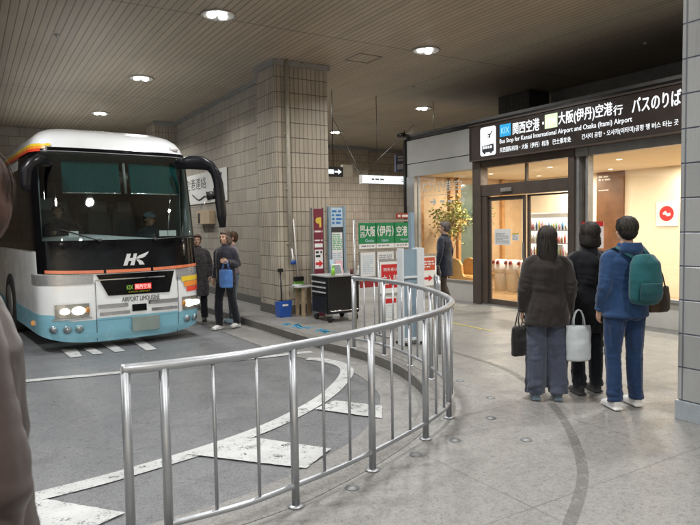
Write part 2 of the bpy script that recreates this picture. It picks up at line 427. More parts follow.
# concrete gutter along the kerb
Wd = [.43 if p.y < 6.4 else .43+min(.16, (p.y-6.4)*.1) for p in K]
g = MB(); g.ribbon(K, offset(K, Wd), AZ+.001); struct(g.build('gutter', GUTTER))

# painted markings
def band(P, w, z, name='road_marking'):
    P = resample(catmull([Vector((a,b,0)) for a,b in P], 10), .08)
    g = MB(); g.ribbon(offset(P, w/2), offset(P, -w/2), z); return struct(g.build(name, PAINT))
band([(-8,8.4),(-3,8.18),(.24,8.02),(1.51,7.8),(3.98,7.52)], .13, AZ+.005, 'stop_line')
band([(-7,4.25),(-3,4.3),(-.5,4.38),(.39,4.44),(.86,4.5),(1.62,4.68),(2.25,4.93),(2.93,5.36),(3.43,5.82),(3.78,6.25),(3.9,6.6),(3.86,6.95),(3.72,7.15)], .16, AZ+.005, 'lane_marking')
RQ = random.Random(12)
def quad(pts, z, name='hatch_marking', mat=PAINT):
    q = []
    for (a, b), (c, d) in zip(pts, pts[1:]+pts[:1]):
        m_ = max(2, int(math.hypot(c-a, d-b)/.03))
        for k in range(m_): q.append((a+(c-a)*k/m_+RQ.uniform(-.004,.004), b+(d-b)*k/m_+RQ.uniform(-.004,.004)))
    g = MB(); g.add([(a,b,z) for a,b in q], [tuple(range(len(q)))]); return struct(g.build(name, mat))
quad([(2.72,5.1),(3.02,5.24),(3.3,4.82),(3.08,4.5)], AZ+.009)
quad([(1.35,4.62),(1.85,4.8),(2.32,4.1),(1.98,3.86),(1.62,4.3)], AZ+.009)
quad([(-.6,4.36),(.36,4.34),(.74,3.86),(.3,3.66),(-.9,3.64)], AZ+.009)
quad([(-2.6,4.2),(-1.7,4.26),(-1.3,3.66),(-2.1,3.6)], AZ+.009)
for q in ([(1.08,9.86),(1.12,9.12),(1.27,9.12),(1.28,9.82)], [(1.36,9.75),(1.42,9.15),(1.55,9.15),(1.5,9.7)], [(1.58,11.3),(1.7,9.15),(1.84,9.15),(1.78,11.3)], [(2.1,11.3),(2.1,9.0),(2.25,9.0),(2.27,11.3)]):
    quad(q, AZ+.005, 'bay_marking')
quad([(6.75,9.6),(6.62,6.75),(6.66,6.75),(6.79,9.6)], .004, 'yellow_floor_line', PAINT_Y)
quad([(5.0,8.0),(6.7,7.72),(6.7,7.76),(5.0,8.04)], .004, 'yellow_floor_line', PAINT_Y)
# curved old patch joint in the pavement
P = resample(catmull([Vector((a,b,0)) for a,b in ((2.6,2.1),(3.3,2.55),(4.0,3.25),(4.55,4.0),(5.0,4.9),(5.15,5.9),(5.3,6.9))], 10), .06)
g = MB(); g.ribbon(offset(P, .035), offset(P, -.035), .004)
struct(g.build('pavement_joint', paint_mat('joint_fill', (.14,.138,.132), .52, .36)))
# cyan writing taped on the platform edge
r = random.Random(4)
def scribble(x, y0, y1, name, label):
    g = MB(); y = y0
    while y > y1:
        for k in range(4):
            a = Vector((x + r.uniform(-.09,.09), y + r.uniform(-.05,.05), .004)); ang = r.choice((0, PI/2, .8, 2.3)) + r.uniform(-.2,.2)
            d = Vector((math.cos(ang), math.sin(ang), 0))*r.uniform(.05,.11); w_ = Vector((-d.y, d.x, 0)).normalized()*.014
            g.add([a-d-w_, a+d-w_, a+d+w_, a-d+w_], [(0,1,2,3)]); 
        y -= .13
    tag(g.build(name, PAINT_C), label, 'floor marking', 'cyan markings on the platform floor')
scribble(4.5, 9.25, 8.6, 'floor_marking', 'longer cyan brushed writing on the platform floor near the kerb, in front of the blue dustpan')
scribble(4.62, 8.42, 8.12, 'floor_marking', 'shorter cyan brushed writing on the platform floor, in front of the tool cabinet')

g = MB(); g.box(-14, 18.4, -6.5, 20.8, CZ, CZ+.25); struct(g.build('ceiling', CEIL))

t = thing('ceiling_hatch', 'square access hatch in the slatted ceiling right of the big pillar top', 'hatch', (6.2,9.5,CZ))
g = MB()
for b in ((5.95,6.45,9.25,9.27),(5.95,6.45,9.73,9.75),(5.95,5.97,9.271,9.729),(6.43,6.45,9.271,9.729)): g.box(b[0],b[1],b[2],b[3],CZ-.006,CZ-.0005)
g.build('hatch_frame', M('hatch_edge', (.16,.14,.12), .5), t)
for i_, (x_, y_) in enumerate(((4.9,6.6),(1.3,10.6),(8.4,10.9),(5.2,14.9))):
    g = MB(); g.tube([(x_,y_,CZ-.001),(x_,y_,CZ-.02)], .035, 18); g.tube([(x_,y_,CZ-.02),(x_,y_,CZ-.05)], .010, 8); g.tube([(x_,y_,CZ-.05),(x_,y_,CZ-.053)], .022, 12)
    tag(g.build('sprinkler', M('sprinkler_metal', (.5,.5,.48), .35, .6)), ('small ceiling sprinkler nearest the viewer above the railing','small ceiling sprinkler above the bus front','small ceiling sprinkler above the lounge entrance side','small ceiling sprinkler beyond the big pillar')[i_], 'sprinkler', 'ceiling sprinklers')
# walls
def wall(name, label, boxes, mat, cat='wall', group=None, bevel=0):
    g = MB()
    for b in boxes: g.box(*b)
    return tag(g.build(name, mat, bevel=bevel), label, cat, group)
wl = thing('tiled_wall', 'long beige tiled side wall running back from the pillar behind the bus', 'wall', (5.4,14,0))
g = MB(); g.box(5.15, 5.7, 11.13, 17.6, AZ, CZ-.002); g.build('wall_tiles', TILE_WALL, wl)
g = MB(); g.box(5.09, 5.149, 11.13, 17.55, 4.53, CZ-.004); g.build('cornice', ALU, wl)
g = MB(); g.box(5.11, 5.149, 11.13, 17.55, AZ, .16); g.build('plinth', M('dark_stone_plinth', (.11,.105,.1), .6), wl)
wp = thing('tiled_pillar', 'farther dark tiled pillar at the far end of the side wall above the bus roof', 'pillar', (4.8,18,0))
g = MB(); g.box(4.55, 5.65, 17.61, 18.6, AZ, CZ-.002); g.build('pillar_tiles', TILE, wp)
g = MB(); g.box(4.51, 5.69, 17.57, 17.608, 4.5, CZ-.004); g.build('cornice', ALU, wp)
wall('back_wall', 'dim far end wall closing the bus bay behind the bus', [(-14,5.69,20.3,20.7,AZ,CZ-.002)], TILE_WALL)
fw = thing('far_wall', 'ribbed beige tile wall across the far end of the walkway', 'wall', (12,20.3,0))
g = MB(); g.box(5.7, 18.3, 20.3, 20.7, 0, CZ-.002); g.build('wall_tiles', TILE_FAR, fw)
g = MB(); g.box(5.7, 18.3, 20.24, 20.298, 4.5, CZ-.004); g.build('cornice', ALU, fw)
fc = thing('tiled_pillar', 'shallow ribbed tile pillar against the far wall, under the hanging exit sign', 'pillar', (12,20,0))
g = MB(); g.box(11.0, 13.2, 20.0, 20.238, 0, CZ-.002); g.build('pillar_tiles', TILE_FAR, fc)
g = MB(); g.box(10.96, 13.24, 19.95, 19.998, 4.5, CZ-.004); g.build('cornice', ALU, fc)
wall('west_wall', 'tiled wall far to the left beyond the bus', [(-14,-13.6,3.3,20.2,AZ,CZ-.002)], TILE_WALL)
wall('east_wall', 'tiled end wall hidden behind the ticket lounge', [(18,18.3,-6.5,20.2,0,CZ-.002)], TILE_WALL)

# main pillar
pl = thing('tiled_pillar', 'big square pillar of ribbed beige tiles standing on the platform beside the black tool cabinet', 'pillar', (5.34,10.7,0))
g = MB(); g.box(4.8, 5.89, 10.29, 11.128, 0, CZ-.002); g.build('pillar_tiles', TILE, pl, bevel=.012)
g = MB(); g.box(4.755, 5.935, 10.245, 10.288, 4.52, CZ-.004); g.box(4.755, 4.798, 10.288, 11.1, 4.52, CZ-.004); g.build('cornice', ALU, pl)
g = MB(); g.box(4.785, 4.799, 10.275, 11.128, 0, .17); g.box(4.785, 5.905, 10.275, 10.289, 0, .17); g.build('plinth', M('dark_stone_plinth', (.11,.105,.1), .6), pl)
g = MB(); g.tube([(5.02,10.24,.95),(5.02,10.24,CZ-.01)], .035, 14)
for z in (1.3, 2.3, 3.3, 4.2): g.box(4.97, 5.07, 10.235, 10.288, z, z+.03)
g.build('drain_pipe', M('cream_pipe', (.46,.44,.38), .45), pl)

# right-hand grey tiled column
rc = thing('tiled_column', 'grey glazed tile column at the right edge of the view with a pale metal base', 'column', (5.3,2.3,0))
g = MB(); g.box(4.84, 5.8, 1.85, 2.84, .16, CZ-.002); g.build('column_tiles', TILE_GREY, rc, bevel=.01)
g = MB(); g.box(4.828, 5.812, 1.838, 2.852, .0, .158); g.build('base_trim', M('pale_metal_base', (.42,.47,.52), .3, .5), rc, bevel=.004)

# ------------------------------------------------------------------ ceiling downlights
BULB = EM('bulb_glow', (1,.99,.95), 9.0)
def downlight(x, y, label, z=CZ, energy=74):
    t = thing('ceiling_light', label, 'ceiling light', (x,y,z), 'round ceiling downlights with three bulbs')
    g = MB()
    # recess bowl ring + reflector dish
    secs = [(.235,-.001),(.245,-.016),(.215,-.02),(.2,-.012),(.17,-.006),(.0001,-.004)]; n = 36; vs = []
    for rr, zz in secs: vs += [(x+rr*math.cos(2*PI*k/n), y+rr*math.sin(2*PI*k/n), z+zz) for k in range(n)]
    g.add(vs, [(i*n+k, i*n+(k+1)%n, (i+1)*n+(k+1)%n, (i+1)*n+k) for i in range(len(secs)-1) for k in range(n)], 0, True)
    g.build('reflector', M('lamp_reflector', (.6,.6,.58), .3, .4, .03), t)
    for k in range(3):
        a = k*2*PI/3+.5; b = MB(); b.ell((x+.095*math.cos(a), y+.095*math.sin(a), z-.022), (.06,.06,.022), 18, 10); b.build('bulb', BULB, t)
    L = bpy.data.lights.new('downlight_lamp', 'AREA'); L.shape = 'DISK'; L.size = .38; L.energy = energy; L.color = (1,.985,.955); L.spread = math.radians(150)
    o = bpy.data.objects.new('downlight_lamp', L); COL.objects.link(o); o.parent = t; o.location = (0,0,-.06)
DL = [(3.15,8.56,'largest ceiling downlight at top left, between the bus and the big pillar'),
 (3.08,12.8,'middle ceiling downlight of the three in line above the bus'),
 (3.04,17.06,'farthest ceiling downlight above the bus, lowest in the picture at left'),
 (6.87,8.55,'ceiling downlight nearest the lit airport bus sign, top centre'),
 (10.12,12.75,'ceiling downlight above the left end of the lit bus sign'),
 (10.13,17.2,'small far ceiling downlight just right of the big pillar'),
 (13.13,17.25,'farthest small ceiling downlight over the corner of the lounge front'),
 (6.87,12.75,'ceiling downlight hidden behind the big pillar')]
for x, y, l in DL: downlight(x, y, l, energy=105 if y > 15 else 70)
for x, y in ((3.15,4.3),(6.9,4.3),(3.15,.1),(-.6,4.3),(-.6,.1),(6.9,17.1),(-.6,8.56),(-4.4,6)):  # unseen downlights added overhead, energy raised to brighten the near floor
    downlight(x, y, 'unseen ceiling downlight added overhead, out of the picture', energy=98)
g = MB(); g.ell((9.84,6.41,CZ-.02), (.03,.03,.02)); tag(g.build('smoke_detector', WHITEP), 'tiny pale smoke detector on the dark ceiling above the lit bus sign', 'detector')

# ------------------------------------------------------------------ LOUNGE BUILDING
FX = 8.81
bl = thing('lounge_building', 'glass-fronted airport bus lounge with grey fascia and warm interior', 'building', (FX,7,0))
g = MB(); g.box(FX, 9.0, 9.42, 11.72, 3.035, 3.57); g.box(FX, 9.0, 1.5, 9.419, 2.9, 3.57); g.build('fascia', GREYPANEL, bl, bevel=.004)
g = MB(); g.box(FX+.004, 9.0, 9.42, 11.72, 2.73, 3.02); g.build('fascia', GREYPANEL, bl, bevel=.004)
g = MB(); g.box(FX-.03, 9.02, 1.5, 11.76, 3.575, 3.64); g.box(FX-.04, 9.02, 11.725, 11.80, 0, 3.573); g.build('edge_trim', BLACK, bl)
g = MB(); g.box(FX-.03, 12.8, 1.5, 11.8, 3.645, 3.70); g.build('roof', M('roof_sheet', (.12,.12,.12), .7), bl)
g = MB(); g.box(FX, 9.02, 9.42, 11.72, 0, .40); g.box(FX, 9.02, 1.5, 6.94, 0, .40); g.build('base_wall', M('stone_base', (.46,.455,.43), .55, 0, .12, 2), bl, bevel=.004)
g = MB(); g.box(8.72, 8.92, 9.18, 9.41, 0, 2.87); g.box(8.72, 8.92, 6.95, 7.07, 0, 2.87); g.box(8.74, 8.9, 7.075, 9.175, 2.16, 2.38)
g.box(8.74, 8.9, 7.075, 9.175, 2.72, 2.87); g.box(8.75, 8.88, 9.04, 9.175, .03, 2.155); g.build('entrance_frame', DKBROWN, bl, bevel=.004)
g = MB(); g.box(8.76, 8.9, 6.88, 6.945, .40, 2.71); g.box(8.76, 8.9, 6.70, 6.745, .45, 2.709); g.box(8.74, 8.9, 6.696, 6.945, 2.711, 2.87); g.box(8.76, 8.9, 1.5, 6.695, 2.71, 2.87); g.box(8.76, 8.9, 1.5, 6.695, .402, .45); g.build('window_frame', M('grey_window_frame', (.30,.30,.30), .4, .4), bl, bevel=.004)
g = MB(); g.box(8.79, 8.87, 11.42, 11.715, .40, 2.728); g.box(8.79, 8.87, 11.27, 11.3, .402, 2.72); g.box(8.79, 8.87, 9.42, 9.47, .402, 2.72); g.box(8.79, 8.87, 9.475, 11.265, .402, .44); g.build('window_frame', M('grey_window_frame', (.30,.30,.30), .4, .4), bl, bevel=.003)
g = MB(); g.box(8.84, 8.88, 6.746, 6.879, .45, 2.708); g.build('glass_reflection_strip', M('reflection_brown', (.20,.17,.14), .35, .2), bl)  # added opaque strip; its brown stands in for the reflection in the glass
SHOPGLASS = GLASS('shop_glass', (.93,.95,.94), .05)
g = MB(); g.add([(8.83,9.475,.44),(8.83,11.265,.44),(8.83,11.265,2.72),(8.83,9.475,2.72)], [(0,1,2,3)]); g.build('window_glass', SHOPGLASS, bl)
g = MB(); g.add([(8.83,1.5,.45),(8.83,6.87,.45),(8.83,6.87,2.71),(8.83,1.5,2.71)], [(0,1,2,3)]); g.build('window_glass', SHOPGLASS, bl)
g = MB(); g.add([(8.82,7.075,2.38),(8.82,9.175,2.38),(8.82,9.175,2.72),(8.82,7.075,2.72)], [(0,1,2,3)]); g.build('transom_glass', SHOPGLASS, bl)
g = MB(); g.box(8.80,8.86,8.06,8.1,2.385,2.715); g.build('transom_bar', DKBROWN, bl)
g = MB(); g.box(8.70, 8.739, 8.35, 8.62, 2.22, 2.29); g.build('door_sensor', ALU, bl, bevel=.004)
# sliding door leaves
def leaf(y0, y1, x):
    g = MB(); g.box(x-.02, x+.02, y0, y0+.05, .03, 2.14); g.box(x-.02, x+.02, y1-.05, y1, .03, 2.14); g.box(x-.02, x+.02, y0+.061, y1-.061, 2.06, 2.14); g.box(x-.02, x+.02, y0+.061, y1-.061, .03, .13)
    d = g.build('sliding_door', DKBROWN, bl, bevel=.003)
    h = MB(); h.add([(x,y0+.06,.13),(x,y1-.06,.13),(x,y1-.06,2.06),(x,y0+.06,2.06)], [(0,1,2,3)]); h.build('door_glass', SHOPGLASS, d)
    h = MB(); h.box(x-.035, x-.021, y0+.01, y0+.05, .95, 1.25); h.build('handle', ALU, d)
leaf(8.1, 9.03, 8.82)
g = MB(); g.box(8.84, 8.88, 8.02, 8.08, .03, 2.14); g.box(8.84, 8.88, 7.075, 8.019, 2.11, 2.14); g.box(8.84, 8.88, 7.075, 8.019, .03, .07); fp = g.build('fixed_pane', DKBROWN, bl, bevel=.003)
g = MB(); g.add([(8.86,7.08,.07),(8.86,8.02,.07),(8.86,8.02,2.11),(8.86,7.08,2.11)], [(0,1,2,3)]); g.build('pane_glass', SHOPGLASS, fp)
g = MB(); g.box(8.74, 8.9, 7.075, 9.175, .0, .026); g.build('door_sill', ALU, bl)
# interior shell
def floor_tan():
    t = NT('lounge_floor_wood'); p = t.pos(); b = t.n('ShaderNodeTexBrick'); b.inputs['Scale'].default_value = 1; b.inputs['Brick Width'].default_value = .9; b.inputs['Row Height'].default_value = .15; b.inputs['Mortar Size'].default_value = .003
    b.inputs['Color1'].default_value = (.50,.33,.17,1); b.inputs['Color2'].default_value = (.40,.25,.12,1); b.inputs['Mortar'].default_value = (.15,.1,.06,1); t.l(p, b.inputs['Vector'])
    n = t.noise(8, 5, .6, t.vmul(p, (.3,3,1)))
    return t.bsdf(t.mix(t.math('MULTIPLY', n, .4), b.outputs[0], (.25,.15,.08)), .2, 0)
g = MB(); g.box(8.92, 12.6, 1.5, 11.7, .002, .012); g.build('lounge_floor', floor_tan(), bl)
g = MB(); g.box(9.02, 12.6, 1.5, 11.7, 2.76, 2.8); g.build('lounge_ceiling', CREAM, bl)
g = MB(); g.box(12.6, 12.75, 1.4, 11.85, 0, 3.64); g.box(8.95, 12.59, 1.35, 1.49, 0, 3.64); g.build('inner_wall', CREAM, bl)
g = MB(); g.box(9.03, 12.59, 11.72, 11.8, 0, 3.57); g.build('inner_wall', M('tan_wall', (.50,.36,.22), .6, 0, .08), bl)
g = MB(); g.box(12.55, 12.598, 8.66, 9.36, .1, 2.758); wpn = g.build('wood_panel', M('brown_wood_panel', (.16,.075,.035), .4, 0, .25, 3), bl)
g = MB(); lines_mb(g, (12.55,9.3,2.55), YL, ZU, .3, .14, 2, .9, .5, 3, .003); lines_mb(g, (12.55,9.3,2.33), YL, ZU, .45, .03, 1, 1, .6, 4, .003); g.build('panel_mark', WHITE, wpn)
for y0, y1 in ((11.6, 11.66),):
    g = MB()
    for x in (9.14, 10.05, 10.3, 11.1, 11.8): g.box(x, x+.09, 11.62, 11.718, .4, 2.75)
    g.box(8.95, 12.5, 11.63, 11.716, .32, .4); g.build('timber_post', WOOD, bl)
g = MB(); g.box(8.93, 9.12, 11.67, 11.717, .42, 2.7); g.box(10.4, 11.08, 11.67, 11.717, .42, 2.6); g.build('frosted_pane', M('green_grey_pane', (.10,.14,.12), .15), bl)
g = MB()
for y, x in ((10.5,10.3),(8.8,10.3),(7.2,10.3),(5.6,10.3),(4.0,10.3),(10.5,11.9),(8.6,12.0),(7.05,12.2),(5.6,12.2)):
    disc(g, (x,y,2.76), (1,0,0), (0,-1,0), .05, off=.003, n=20)
g.build('spot_lamp', EM('warm_bulb', (1,.85,.62), 6), bl)
for (x, y, e) in ((10.3,10.4,42),(10.3,7.8,50),(10.3,4.8,50),(12.15,7.0,16),(12.0,9.9,22),(12.15,4.6,16)):
    L = bpy.data.lights.new('lounge_lamp', 'AREA'); L.shape = 'DISK'; L.size = .25; L.energy = e*2.1; L.color = (1,.88,.71)
    o = bpy.data.objects.new('lounge_lamp', L); COL.objects.link(o); o.parent = bl; o.location = Vector((x,y,2.73)) - bl.location
# mirrored white lettering on the window, seen from outside
WHLETTER = M('white_lettering', (.75,.75,.7), .5, 0, .03)
text_obj('window_lettering', '空港行バス', (8.835,11.2,2.33), YL, ZU, .23, 1.35, WHLETTER, bl, mirror=True, bold=.008)
g = MB()
for yy in (10.9, 9.95): flat(g, (8.836,yy,2.02), YL, ZU, arrow_pts(.22,.2,.22))
for yy in (10.55, 10.3): rect(g, (8.836,yy,2.09), YL, ZU, .14, .05)
g.build('window_lettering', WHLETTER, bl)
g = MB(); rect(g, (8.836,11.2,2.26), YL, ZU, 1.5, .012); g.build('window_lettering', WHLETTER, bl)
# notices on the glass
def notice(y0, z0, w, h, x, head, seed, label, mat=PAPER, cat='notice', rows=9):
    t = thing('notice', label, cat, (x, y0, z0))
    g = MB(); rect(g, (x,y0,z0), YL, ZU, w, h); g.box(x, x+.003, y0-w, y0, z0, z0+h); g.build('sheet', mat, t)
    if head:
        g = MB(); rect(g, (x,y0,z0+h*.82), YL, ZU, w, h*.18, .003); g.build('heading', head, t)
    g = MB(); lines_mb(g, (x,y0-w*.08,z0+h*.08), YL, ZU, w*.84, h*.68, rows, .95, .4, seed, .003); g.build('small_print', GREYINK, t)
notice(8.87, 1.2, .42, .31, 8.795, None, 3, 'white notice sheet with small print on the sliding door glass')
notice(8.41, 1.29, .17, .14, 8.795, M('yellow_print', (.6,.45,.06), .5), 4, 'tiny yellow-headed notice on the sliding door glass', rows=4)
notice(6.86, 1.18, .42, .44, 8.815, RED, 5, 'white notice with a red heading on the window beside the entrance', M('pinkish_paper', (.72,.66,.66), .6), rows=8)
# round red sign poster inside
t = thing('wall_poster', 'white poster with a round red emblem on the cream lounge wall', 'poster', (12.58,7.8,1.5))
g = MB(); g.box(12.575, 12.598, 7.42, 7.9, 1.5, 2.03); g.build('sheet', PAPER, t)
g = MB(); disc(g, (12.574,7.66,1.77), YL, ZU, .16); g.build('emblem', RED, t)
g = MB(); flat(g, (12.571,7.74,1.73), YL, ZU, [(0,.06),(.06,.1),(.1,.04),(.16,.06),(.17,0),(.1,-.02),(.05,.02),(.0,.02)]); g.build('symbol', PAPER, t)

# lit sign box
SX = 8.6
sg = thing('lit_sign', 'long dark sign board with glowing white airport bus lettering over the lounge entrance', 'sign', (SX,7,2.87))
g = MB(); g.box(SX, 8.805, 3.9, 9.33, 2.872, 3.53); g.build('sign_box', M('sign_brown', (.040,.030,.027), .35, .1), sg, bevel=.006)
g = MB(); g.box(SX-.02, 8.806, 3.88, 9.35, 3.531, 3.56); g.box(SX-.02, 8.806, 3.88, 9.35, 2.845, 2.871); g.box(SX-.02, SX+.02, 9.331, 9.35, 2.872, 3.53); g.build('sign_frame', DKBROWN, sg)
GLOW = EM('sign_white_glow', (.93,.97,1), 1.15)
g = MB()
a_ = .05; P = []
for cx, cy, s0 in ((.42-a_, .55-a_, 0), (a_, .55-a_, 1), (a_, a_, 2), (.42-a_, a_, 3)):
    for k in range(5): P.append((cx + a_*math.cos(s0*PI/2+k*PI/8), cy + a_*math.sin(s0*PI/2+k*PI/8)))
flat(g, (SX,9.05,2.925), YL, ZU, P); g.build('pictogram_panel', GLOW, sg)
g = MB()
# bus pictogram
flat(g, (SX,9.0,2.99), YL, ZU, [(0,.03),(.02,.0),(.3,.0),(.32,.03),(.31,.15),(.0,.13)], .004)
for cx in (.07,.24): disc(g, (SX,9.0-cx,2.99), YL, ZU, .03, off=.005)
# plane pictogram
flat(g, (SX,8.86,3.27), YL, ZU, [(a*.8,b*.8) for a,b in ((.07,-.02),(.1,-.01),(.115,.065),(.17,.115),(.185,.15),(.15,.14),(.1,.085),(.02,.08),(.01,.055),(.08,.055),(.05,.02),(.01,.02),(.0,.0),(.05,.0))], .004)
g.build('pictogram', INK, sg)
g = MB()
for k in range(4): rect(g, (SX,8.975-k*.065,3.06), YL, ZU, .045, .05, .006)
g.build('pictogram_window', GLOW, sg)
g = MB(); rect(g, (SX,8.53,3.235), YL, ZU, .28, .225, .003); g.build('airport_code_block', EM('cyan_glow', (.05,.45,.85), .9), sg)
text_obj('airport_code', 'KIX', (SX,8.49,3.29), YL, ZU, .11, .2, EM('pale_cyan_glow', (.4,.8,1), 1), sg, off=.006)
text_obj('lettering', '関西空港・', (SX,8.2,3.235), YL, ZU, .215, .72, GLOW, sg, bold=.02, off=.003)
g = MB(); rect(g, (SX,7.46,3.235), YL, ZU, .27, .24, .003); g.build('airport_code_block', EM('pale_green_glow', (.75,.95,.6), 1.1), sg)
text_obj('airport_code', 'ITM', (SX,7.42,3.29), YL, ZU, .11, .19, EM('white_green_glow', (.95,1,.8), 1.5), sg, off=.006)
text_obj('lettering', '大阪(伊丹)空港', (SX,7.17,3.235), YL, ZU, .235, 1.03, GLOW, sg, bold=.02, off=.003)
text_obj('lettering', '行', (SX,6.12,3.25), YL, ZU, .15, .16, GLOW, sg, bold=.02, off=.003)
text_obj('lettering', 'バスのりば', (SX,5.80,3.235), YL, ZU, .22, .75, GLOW, sg, bold=.022, off=.003)
text_obj('lettering', 'Bus Stop for Kansai International Airport and Osaka (Itami) Airport', (SX,8.53,3.09), YL, ZU, .105, 2.73, GLOW, sg, bold=.012, off=.003)
text_obj('lettering', '关西国际机场・大阪（伊丹）机场　巴士乘车处', (SX,8.53,2.945), YL, ZU, .095, 1.62, GLOW, sg, bold=.012, off=.003)
text_obj('lettering', '간사이 공항・오사카(이타미)공항 행 버스 타는 곳', (SX,6.70,2.945), YL, ZU, .1, 1.62, GLOW, sg, bold=.012, off=.003)

# bracket camera on fascia corner
t = thing('security_camera', 'small black bracket camera on the top left corner of the lounge fascia', 'camera', (8.75,11.6,3.64))
g = MB(); g.cyl((8.66,11.62,3.70), .05, .2, 'y', 16); g.build('camera_body', BLACK, t)
g = MB(); g.box(8.72, 8.80, 11.62, 11.72, 3.60, 3.72); g.build('bracket', ALU, t)

# set-back upper wall and pillar above the lounge roof
wall('upper_wall', 'grey set-back wall above the lounge roof behind the lit sign', [(11.6,11.9,-4,9.88,3.702,CZ-.002)], M('upper_grey_wall', (.34,.34,.35), .6))
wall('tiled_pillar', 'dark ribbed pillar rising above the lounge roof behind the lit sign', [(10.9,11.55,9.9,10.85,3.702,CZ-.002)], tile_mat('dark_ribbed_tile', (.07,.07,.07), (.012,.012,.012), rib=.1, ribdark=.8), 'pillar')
# ================================================================== BUS
BX, BY, HW0 = 1.80, 8.86, 1.1
def lerp_tab(tab, z, k):
    if z <= tab[0][0]: return tab[0][k]
    for a, b in zip(tab, tab[1:]):
        if z <= b[0]:
            t = (z-a[0])/(b[0]-a[0]); return a[k]+(b[k]-a[k])*t
    return tab[-1][k]
BT = [(0.1, 1.073, 0.07), (0.2, 1.091, 0.03), (0.45, 1.1, 0.0), (1.0, 1.1, 0.02), (1.45, 1.1, 0.07), (1.8, 1.097, 0.13), (2.2, 1.091, 0.21), (2.59, 1.077, 0.28), (2.71, 1.063, 0.31), (2.81, 1.04, 0.36), (2.8899999999999997, 0.999, 0.43), (2.9699999999999998, 0.917, 0.55), (3.03, 0.807, 0.74), (3.0749999999999997, 0.642, 1.0), (3.0999999999999996, 0.413, 1.4), (3.11, 0.092, 1.9)]
NEX, DN = 4.6, .62
def BF(q, z, off=0.0):
    """surface of the coach: q in [-1,1] runs across the front, beyond it q-1 metres down the side"""
    def base(q, z):
        hw = lerp_tab(BT, z, 1); yf = lerp_tab(BT, z, 2); a = min(1, abs(q)); s = 1 if q >= 0 else -1
        x = s*hw*a; y = yf + DN*(hw/HW0)*(1-(max(0, 1-a**NEX))**(1/NEX)) + max(0, abs(q)-1)
        return Vector((BX+x, BY+y, z))
    p = base(q, z)
    if off:
        e = .004; dq = base(q+e, z)-base(q-e, z); dz = base(q, z+.01)-base(q, z-.01); nrm = dq.cross(dz).normalized()
        if nrm.dot(Vector((.0001 if abs(q) < 1 else (1 if q > 0 else -1), -1 if abs(q) <= 1 else 0, 0))) < 0: nrm = -nrm
        p = p + nrm*off
    return p
def qs(q0, q1, n=48):
    """sample positions, dense near the corners"""
    def u(q): return math.asin(max(-1, min(1, q)))/(PI/2) + (max(0, abs(q)-1))*(1 if q > 0 else -1)*.5
    out = []
    a, b = u(q0), u(q1)
    for i in range(n+1):
        t = a+(b-a)*i/n
        if abs(t) <= 1: out.append(math.sin(t*PI/2))
        else: out.append((1 if t > 0 else -1)*(1+(abs(t)-1)*2))
    return out
def bpatch(q0, q1, zb, zt, off=.004, n=40, nz=6, mi=0, mb=None):
    mb = mb or MB(); Q = qs(q0, q1, n); vs = []
    for q in Q:
        b = zb(q) if callable(zb) else zb; t_ = zt(q) if callable(zt) else zt
        for k in range(nz+1): vs.append(BF(q, b+(t_-b)*k/nz, off))
    m_ = nz+1
    return mb.add(vs, [(i*m_+k, (i+1)*m_+k, (i+1)*m_+k+1, i*m_+k+1) for i in range(len(Q)-1) for k in range(nz)], mi, True)
def bpoly(pts, off=.008, mb=None, mi=0):
    """polygon given in (x,z) world, wrapped on the front"""
    mb = mb or MB(); vs = []
    for x, z in pts:
        q = (x-BX)/lerp_tab(BT, z, 1); vs.append(BF(max(-1, min(1, q)), z, off))
    return mb.add(vs, [tuple(range(len(vs)))], mi)
bus = thing('coach_bus', 'white and light blue airport coach with headlights on, parked nose towards the viewer', 'bus', (BX, BY+4, AZ))
BW = M('coach_white', (.74,.77,.80), .2, 0, .07, 1.2, coat=.6); BB = M('coach_blue', (.21,.47,.60), .25, 0, .08, 2, coat=.5)
BK = M('coach_black', (.004,.004,.005), .12, 0, .1, 3, coat=.0, spec=.22); CHROME = M('chrome_trim', (.7,.71,.73), .15, 1, .05)
BL = 11.4
def skirt_z(q): return .10+.13*min(1, abs(q))**4
# shell
WS0, WS1 = 1.47, 2.65
zs = [.10,.2,.33,.45,.7,1.0,1.25,1.47,1.7,1.95,2.2,2.4,2.65,2.71,2.76,2.81,2.85,2.89,2.93,2.97,3.0,3.03,3.055,3.075,3.09,3.10,3.11]
Q = qs(-1, 1, 56); Q = [-1-BL, -1-BL/2, -2.2, -1.5] + Q + [1.5, 2.2, 1+BL/2, 1+BL]
g = MB(); nq = len(Q); vs = [BF(q, max(z, skirt_z(q))) for z in zs for q in Q]; fs = []
for i in range(len(zs)-1):
    for j in range(nq-1):
        if zs[i] >= WS0-.01 and zs[i+1] <= WS1+.01 and abs(Q[j]) <= .955 and abs(Q[j+1]) <= .955: continue
        fs.append((i*nq+j, i*nq+j+1, (i+1)*nq+j+1, (i+1)*nq+j))
fs.append(tuple((len(zs)-1)*nq+j for j in range(nq)))
g.add(vs, fs, 0, True)
g.box(BX-1.09, BX+1.09, BY+BL+DN-.02, BY+BL+DN+.1, AZ+.2, 2.7)
g.build('body', BW, bus)
bpatch(-.97, .97, WS0-.03, WS1+.03, .006, 60, 10).build('windshield', GLASS('windshield_glass', (.68,.78,.77), .11), bus)
# rubber around the windshield
g = MB()
for q0, q1 in ((-.985,-.93),(.93,.985)): bpatch(q0, q1, WS0-.05, WS1+.06, .010, 6, 10, mb=g)
bpatch(-.985, .985, WS1, WS1+.07, .011, 40, 2, mb=g); g.build('windshield_seal', BK, bus)
